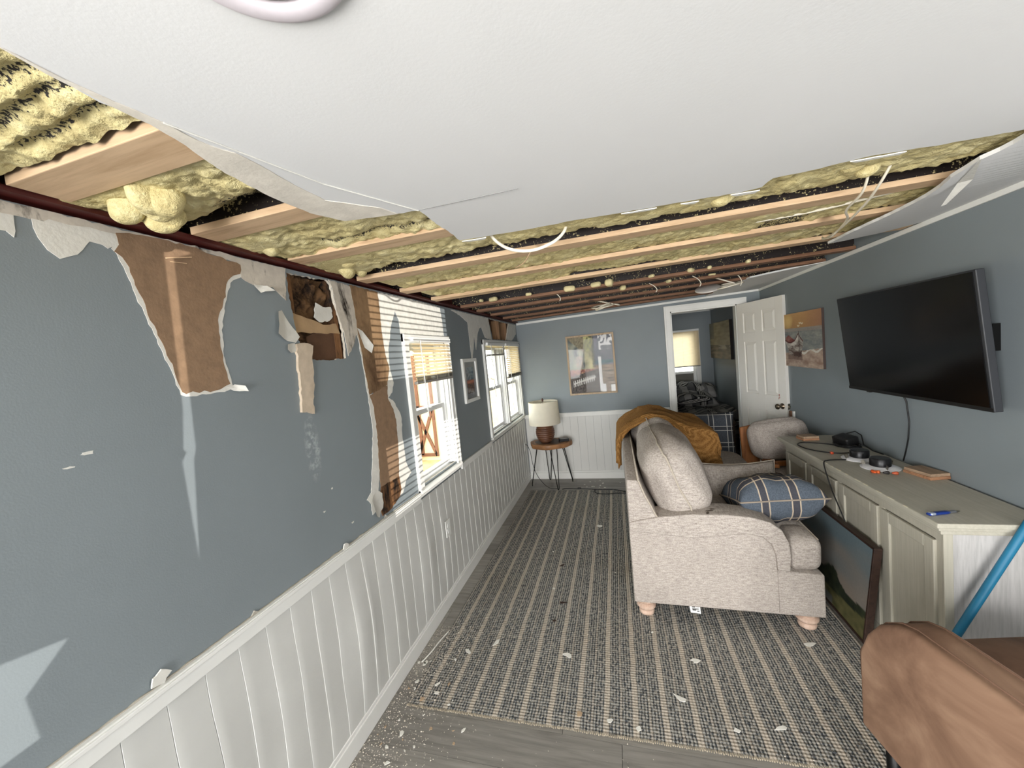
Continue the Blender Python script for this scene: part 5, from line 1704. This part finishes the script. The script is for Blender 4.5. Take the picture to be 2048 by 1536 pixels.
# ================================================================== ARMCHAIR AND SMALL TABLE BY THE DOORWAY
ac = thing('armchair', 'wood-framed armchair with oatmeal cushions beyond the cabinet', 'armchair', (2.6, 3.9, 0))
M_TEAK = wood('honey_teak', sR(118, 68, 26), sR(160, 100, 48), 'z', .45, knots=False)
MB().roundbox((.215, .085, .17), .08, 10, crown=(.02, .03, .02), wob=.012, M=TR(2.60, 3.86, .725, math.radians(-24), -.16, -.12), seed=4).build('back_cushion', M_SOFA, ac, smooth=True)
MB().roundbox((.23, .20, .075), .05, 8, crown=(0, 0, .02), wob=.008, M=TR(2.66, 3.68, .44, .05, 0, -.1), seed=5).build('seat_cushion', M_SOFA, ac, smooth=True)
MB().hexa([(2.355, 4.02, .40), (2.48, 3.98, .40), (2.49, 4.03, .40), (2.36, 4.07, .40), (2.335, 4.02, .80), (2.50, 3.99, .84), (2.51, 4.03, .84), (2.345, 4.06, .80)]).build('back_slat', M_TEAK, ac, bevel=.006)
MB().hexa([(2.43, 3.58, .545), (2.50, 3.57, .54), (2.53, 4.02, .52), (2.46, 4.03, .52), (2.43, 3.58, .575), (2.50, 3.57, .57), (2.53, 4.02, .55), (2.46, 4.03, .55)]).build('arm_rail', M_TEAK, ac, bevel=.006)
MB().hexa([(2.44, 3.66, .530), (2.84, 3.60, .555), (2.85, 3.635, .555), (2.45, 3.695, .530), (2.44, 3.66, .568), (2.84, 3.60, .605), (2.85, 3.635, .605), (2.45, 3.695, .568)]).build('front_rail', M_TEAK, ac, bevel=.005)
for (x, yv, h) in ((2.46, 3.62, .55), (2.82, 3.60, .55), (2.47, 4.02, .52), (2.80, 4.0, .52)):
    MB().tube([(x, yv, .003), (x, yv, h)], [.014, .019], 10).build('leg', M_TEAK, ac, smooth=True)
MB().hexa([(2.50, 3.77, .50), (2.72, 3.75, .50), (2.73, 3.79, .50), (2.51, 3.81, .50), (2.49, 3.86, .68), (2.73, 3.83, .70), (2.74, 3.86, .70), (2.50, 3.89, .68)]).build('black_lumbar_sling', plain('black_canvas', sR(18, 18, 20), .9), ac, bevel=.006)

# ================================================================== BED IN THE NEXT ROOM
bed = thing('bed', 'bed with black and white plaid bedding in the next room', 'bed', (2.2, 6.4, 0))
M_BED = plaid('black_white_plaid', sR(58, 58, 60), sR(16, 16, 18), sR(196, 194, 190), .26, (0, 1), .022, (.2, .1))
nb = NB('black_white_plaid_bedding')
o_ = nb.xyz()
c = sR(60, 60, 62)
w_ = nb.noise(4, 3)
cc = nb.ramp(w_, [(.3, sR(66, 66, 70)), (.7, sR(120, 120, 120))])
zv = nb.math('ADD', o_[1], nb.math('MULTIPLY', o_[2], -1.0))
xw = nb.math('ADD', o_[0], nb.math('MULTIPLY', w_, .06))
zw = nb.math('ADD', zv, nb.math('MULTIPLY', w_, .08))
for (src, per) in ((xw, .40), (zw, .32)):
    t = nb.math('FRACT', nb.math('ADD', nb.math('DIVIDE', src, per), 10))
    cc = nb.mix(nb.math('MULTIPLY', nb.math('LESS_THAN', nb.math('ABSOLUTE', nb.math('SUBTRACT', t, .30)), .14), .8), cc, sR(14, 14, 16))
    cc = nb.mix(nb.math('MULTIPLY', nb.math('LESS_THAN', nb.math('ABSOLUTE', nb.math('SUBTRACT', t, .75)), .12), .7), cc, sR(170, 168, 164))
    for p in (.24, .30, .36):
        cc = nb.mix(nb.math('MULTIPLY', nb.math('LESS_THAN', nb.math('ABSOLUTE', nb.math('SUBTRACT', t, p)), .014), .85), cc, sR(206, 204, 198))
M_BED = nb.set(cc, .95, 0, .1)
MB().box(1.70, 2.78, 5.75, 7.15, .18, .34).build('base', plain('dark_bed_base', sR(56, 46, 40), .8), bed)
MB().roundbox((.54, .72, .14), .06, 8, M=TR(2.24, 6.45, .48)).build('mattress', plain('white_mattress', sR(196, 192, 186), .9), bed, smooth=True)
def quilt(a, b):
    x = 1.66 + 1.15 * a
    e = min(1, b * 5)
    yv = 5.70 + 1.35 * max(0, (b - .22)) / .78
    z = .655 + .02 * N2(x * 5, yv * 5, 3) + .02 * math.sin(x * 14 + 3 * yv)
    if b < .22:
        z = .30 + (z - .30) * (b / .22) ** .8
        yv = 5.70 - .03 * math.sin(b / .22 * 3.1) + .012 * math.sin(x * 30)
    if a < .06:
        z -= .05
    return (x, yv, z)
MB().grid(quilt, 50, 50).build('quilt', M_BED, bed, smooth=True)
for (x, yv, zc, rz, s_) in ((2.38, 6.45, .77, .15, 1), (2.48, 6.75, .86, -.15, 2), (2.20, 6.85, .78, .1, 3)):
    MB().pillow(.62, .44, .20, 16, .08, .02, TR(x, yv, zc, .25, .12, rz), s_ * 3.0).build('bed_pillow', M_BED, bed, smooth=True, merge=1e-4)
for (x, yv) in ((1.76, 5.8), (2.74, 5.8), (1.76, 7.1), (2.74, 7.1)):
    MB().box(x - .03, x + .03, yv - .03, yv + .03, .001, .2).build('leg', plain('dark_leg', sR(40, 34, 30), .7), bed)
ns = thing('dark_nightstand', 'dark low stand in the bedroom doorway behind the armchair', 'stand', (2.40, 5.35, 0))
M_DKW = wood('dark_stained_wood', sR(46, 36, 30), sR(72, 58, 48), 'x', .6, knots=False)
MB().box(2.20, 2.62, 5.18, 5.50, .60, .63).build('stand_top', M_DKW, ns, bevel=.003)
for (x, yv) in ((2.22, 5.20), (2.58, 5.20), (2.22, 5.46), (2.58, 5.46)):
    MB().box(x, x + .03, yv, yv + .03, .0, .60).build('leg', M_DKW, ns)
MB().box(2.22, 2.60, 5.21, 5.48, .20, .22).build('shelf', M_DKW, ns)
MB().box(2.24, 2.58, 5.23, 5.46, .22, .50).build('black_bin', plain('black_fabric_bin', sR(24, 24, 26), .9), ns, bevel=.01)

# ================================================================== THINGS IN THE TORN CEILING
rl = thing('ceiling_light', 'round white recessed ceiling light above the camera', 'ceiling light', (.79, .30, ZC(.79) - .01))
cxx, cyy = 0.905, 0.345
MB().lathe([(.105, 0), (.106, -.003), (.100, -.006), (.080, -.005), (.076, -.002), (.004, -.001)], 48, (cxx, cyy, ZC(cxx) - .001), cap=False).build('trim_ring', plain('lilac_white_trim', sR(222, 214, 220), .6), rl, smooth='auto')
MB().lathe([(.073, -.003), (.073, -.005), (.004, -.006)], 40, (cxx, cyy, ZC(cxx) - .001), cap=False).build('lens', plain('frosted_lens', sR(236, 234, 236), .5), rl, smooth=True)

cord('ceiling_cable', 'white cable looping from the foam behind the torn ceiling edge', [(.80, 1.44, ZC(.8) + .045), (.83, 1.46, ZC(.8) - .005), (.88, 1.50, ZC(.9) - .038), (.96, 1.52, ZC(.9) - .048), (1.04, 1.53, ZC(1) - .03), (1.085, 1.54, ZC(1) + .005), (1.10, 1.55, ZC(1) + .05)], .0065, M_WIRE)
cord('ceiling_splinter', 'thin tan lath splinter hanging under the third furring board', [(.93, 1.66, ZC(.9) - .004), (.87, 1.76, ZC(.9) - .03), (.80, 1.86, ZC(.8) - .022)], .003, M_PINE_X, 'splinter', 3)
cord('ceiling_cable', 'pale cable pair drooping from the right side of the ceiling, outer strand', [(2.17, 1.60, ZC(2.1) + .03), (2.17, 1.66, ZC(2.1) - .012), (2.20, 1.80, ZC(2.2) - .04), (2.27, 2.10, ZC(2.2) - .05), (2.34, 2.38, ZC(2.3) - .035), (2.385, 2.52, ZC(2.3) - .01)], .0045, M_WIRE)
cord('ceiling_cable', 'pale cable pair drooping from the right side of the ceiling, inner strand', [(2.12, 1.62, ZC(2.1) + .03), (2.14, 1.70, ZC(2.1) - .02), (2.17, 1.86, ZC(2.2) - .036), (2.27, 2.06, ZC(2.2) - .03), (2.30, 2.25, ZC(2.2) - .055), (2.36, 2.45, ZC(2.3) - .02), (2.39, 2.53, ZC(2.3) + .0)], .0045, M_WIRE)
cord('ceiling_cable', 'white cable lying along the board above the sagging drywall', [(1.95, 1.93, ZC(2) + .03), (2.1, 1.90, ZC(2) + .02), (2.25, 1.86, ZC(2) + .022), (2.42, 1.84, ZC(2) + .03)], .006, M_WIRE)
cord('ceiling_cable', 'white cable lying straight across the second right bay', [(1.9, 2.03, ZC(2) + .024), (2.15, 2.0, ZC(2) + .022), (2.44, 1.95, ZC(2.4) + .03)], .006, M_WIRE)
def coil(label, cx_, cy_, cz_, r_, n_, seed):
    rr2 = random.Random(seed)
    pts = []
    for i in range(n_ * 10):
        a = i * .628
        k_ = 1 + .25 * math.sin(i * .13 + seed)
        pts.append((cx_ + r_ * k_ * math.cos(a) + .01 * rr2.uniform(-1, 1), cy_ + r_ * 1.1 * math.sin(a) * k_, cz_ + .25 * r_ * math.sin(a + i * .05) + .006 * math.sin(i * .31)))
    pts = [(cx_ - r_ * 1.2, cy_ + .05, cz_ + .09)] + pts
    return cord('cable_coil', label, pts, .0065, M_WIRE, 'cable', 3)
coil('coil of white cable hanging under the far boards, left of the doorway', 1.17, 3.90, ZC(1.2) - .055, .105, 3, 2)
coil('coil of white cable hanging beside the white disk near the doorway', 2.25, 3.76, ZC(2.2) - .045, .085, 2, 5)
dk_ = thing('junction_cover', 'white round cover plate dangling from the ceiling boards', 'cover plate', (2.14, 3.80, ZC(2.1) - .03))
MB().lathe([(.004, 0), (.098, 0), (.104, .004), (.104, .012), (.098, .016), (.004, .016)], 36).xf(TR(2.09, 3.82, ZC(2.1) - .05, .40, -.12, 0)).build('disk', plain('white_cover', sR(220, 214, 206), .5), dk_, smooth='auto')
for i, (x, yv, l) in enumerate(((1.60, 3.42, .05), (1.93, 3.40, .06), (2.28, 3.60, .08), (.84, 3.06, .05))):
    cord('cable_end', ['short cable end hanging left of the door head boards', 'short hooked cable end below the far boards', 'thin cable end hanging over the doorway corner', 'small curved cable end near the left far boards'][i], [(x - .04, yv, ZC(x) + .03), (x, yv, ZC(x) + .0), (x + .02, yv, ZC(x) - l * .6), (x + .012, yv + .01, ZC(x) - l)], .0035, M_WIRE)

# ================================================================== DEBRIS
M_CHIP = plain('plaster_chip', sR(222, 220, 212), .85, .08, 30)
M_CHIPT = plain('tan_chip', sR(176, 152, 124), .9, .1, 30)
M_CHIPD = plain('dark_chip', sR(58, 44, 38), .9, .1, 30)
def chip(name, label, x, yv, z, s_, mt, group, seed, el=1.0, rz=None):
    rr3 = random.Random(seed)
    n_ = rr3.randint(5, 8)
    pts = []
    rz = rr3.uniform(0, 6.28) if rz is None else rz
    for i in range(n_):
        a = 2 * math.pi * i / n_ + rr3.uniform(-.25, .25)
        r_ = s_ * .75 * rr3.uniform(.35, 1.2)
        u, v = r_ * math.cos(a) * el, r_ * math.sin(a)
        pts.append((x + u * math.cos(rz) - v * math.sin(rz), yv + u * math.sin(rz) + v * math.cos(rz)))
    o = sheet([pts], 'z', z, z + .0018 + s_ * .03).build(name, mt)
    tag(o, label, 'debris', group)
    return o
RZ = .0125
spec_ = [  # x, y, size, elong, label
    (.235, 1.62, .020, 1.2, 'white plaster chip on the rug corner'), (.30, 1.90, .020, 2.0, 'long white chip near the rug left edge'),
    (.44, 1.99, .022, 2.2, 'pale wood splinter on the left of the rug'), (.86, 1.96, .026, 1.5, 'torn white paper scrap mid rug'),
    (1.42, 1.78, .024, 2.2, 'thin white chip left of the sofa tag'), (1.524, 2.02, .020, 2.0, 'white chip on the rug below the sofa arm'),
    (2.12, 2.22, .028, 1.5, 'crumbled white scrap under the sofa front foot'), (1.10, 1.62, .016, 1.6, 'white star-shaped scrap near the rug front'),
    (1.33, 2.20, .012, 1.2, 'small white chip below the sofa rear foot'), (.98, 3.55, .034, 1.6, 'white paper scrap on the rug by the sofa back'),
    (1.22, 1.60, .016, 1.2, 'cream foam crumb near the front rug edge'), (1.62, 1.66, .014, 2.0, 'white sliver at the front right of the rug'),
    (.70, 2.55, .014, 1.8, 'white sliver on the rug beside the left wall'), (.62, 3.05, .014, 1.2, 'white crumb toward the rug far left'),
    (1.80, 1.70, .016, 2.4, 'clear plastic strip at the lower right of the rug')]
for i, (x, yv, s_, el, lb) in enumerate(spec_):
    chip('plaster_chip', lb, x, yv, RZ, s_, M_CHIP, None, 100 + i, el)
chip('dark_chip', 'dark brown chip in the middle of the rug', .75, 2.22, RZ, .02, M_CHIPD, None, 300, 1.0)
chip('dark_chip', 'dark splinter on the rug behind the brown chip', .78, 2.40, RZ, .014, M_CHIPD, None, 301, 3.0, .1)
chip('dark_chip', 'dark sliver farther up the rug', .72, 2.85, RZ, .012, M_CHIPD, None, 302, 3.5, .9)
chip('tan_stain_chip', 'tan clump near the front edge of the rug', .965, 1.63, RZ, .026, M_CHIPT, None, 303, 1.0)
rr = random.Random(21)
for i in range(40):
    a = rr.random() ** 1.5
    x = .03 + rr.random() ** 1.4 * (.42 if a > .3 else .25)
    yv = 1.10 + rr.random() * .75
    on = x > RX0 - .005 and yv > RY0 - .01
    chip('wall_plaster_flake', 'pale plaster flake littered on the floor along the left wall', x, yv, RZ if on else .0006, rr.choice((.005, .007, .010, .015)), M_CHIP if rr.random() < .6 else M_CHIPT, 'plaster flakes along the left wall', 400 + i, rr.uniform(1, 1.8))
for i in range(16):
    x = rr.uniform(.75, 1.25)
    yv = rr.uniform(4.52, 4.90)
    chip('far_flake', 'pale flake on the bare floor by the far wall', x, yv, .0006, rr.choice((.008, .014, .022)), M_CHIP, 'flakes on the far floor', 600 + i, rr.uniform(1, 2))
m = MB()
for i in range(3200):
    if i < 2200:
        x = .02 + abs(rr.gauss(0, .16))
        yv = rr.uniform(1.0, 2.1)
    else:
        x = rr.uniform(.1, 2.0)
        yv = rr.uniform(1.1, 4.4)
    if x > 1.2 and yv > 2.25:
        continue
    z = RZ if (x > RX0 and yv > RY0 + .02) else .0008
    s_ = rr.uniform(.0012, .0035) * (1.6 if rr.random() < .25 else 1)
    a = rr.uniform(0, 6.28)
    c_, n_ = math.cos(a) * s_, math.sin(a) * s_
    m.add([(x + c_, yv + n_, z), (x - n_, yv + c_ * .7, z), (x - c_, yv - n_, z), (x, yv, z + s_ * .8)], [(0, 1, 3), (1, 2, 3), (2, 0, 3)])
o = m.build('plaster_dust', plain('pale_dust', sR(196, 188, 174), .95))
tag(o, 'fine pale plaster grit scattered over floor and rug', 'grit', kind='stuff')
cord('floor_strip', 'curled white caulk strip on the floor beside the rug', [(.055, 1.80, .006), (.075, 1.88, .006), (.09, 1.98, .006), (.12, 2.08, .006), (.17, 2.14, .006)], .004, M_CHIP, 'strip')
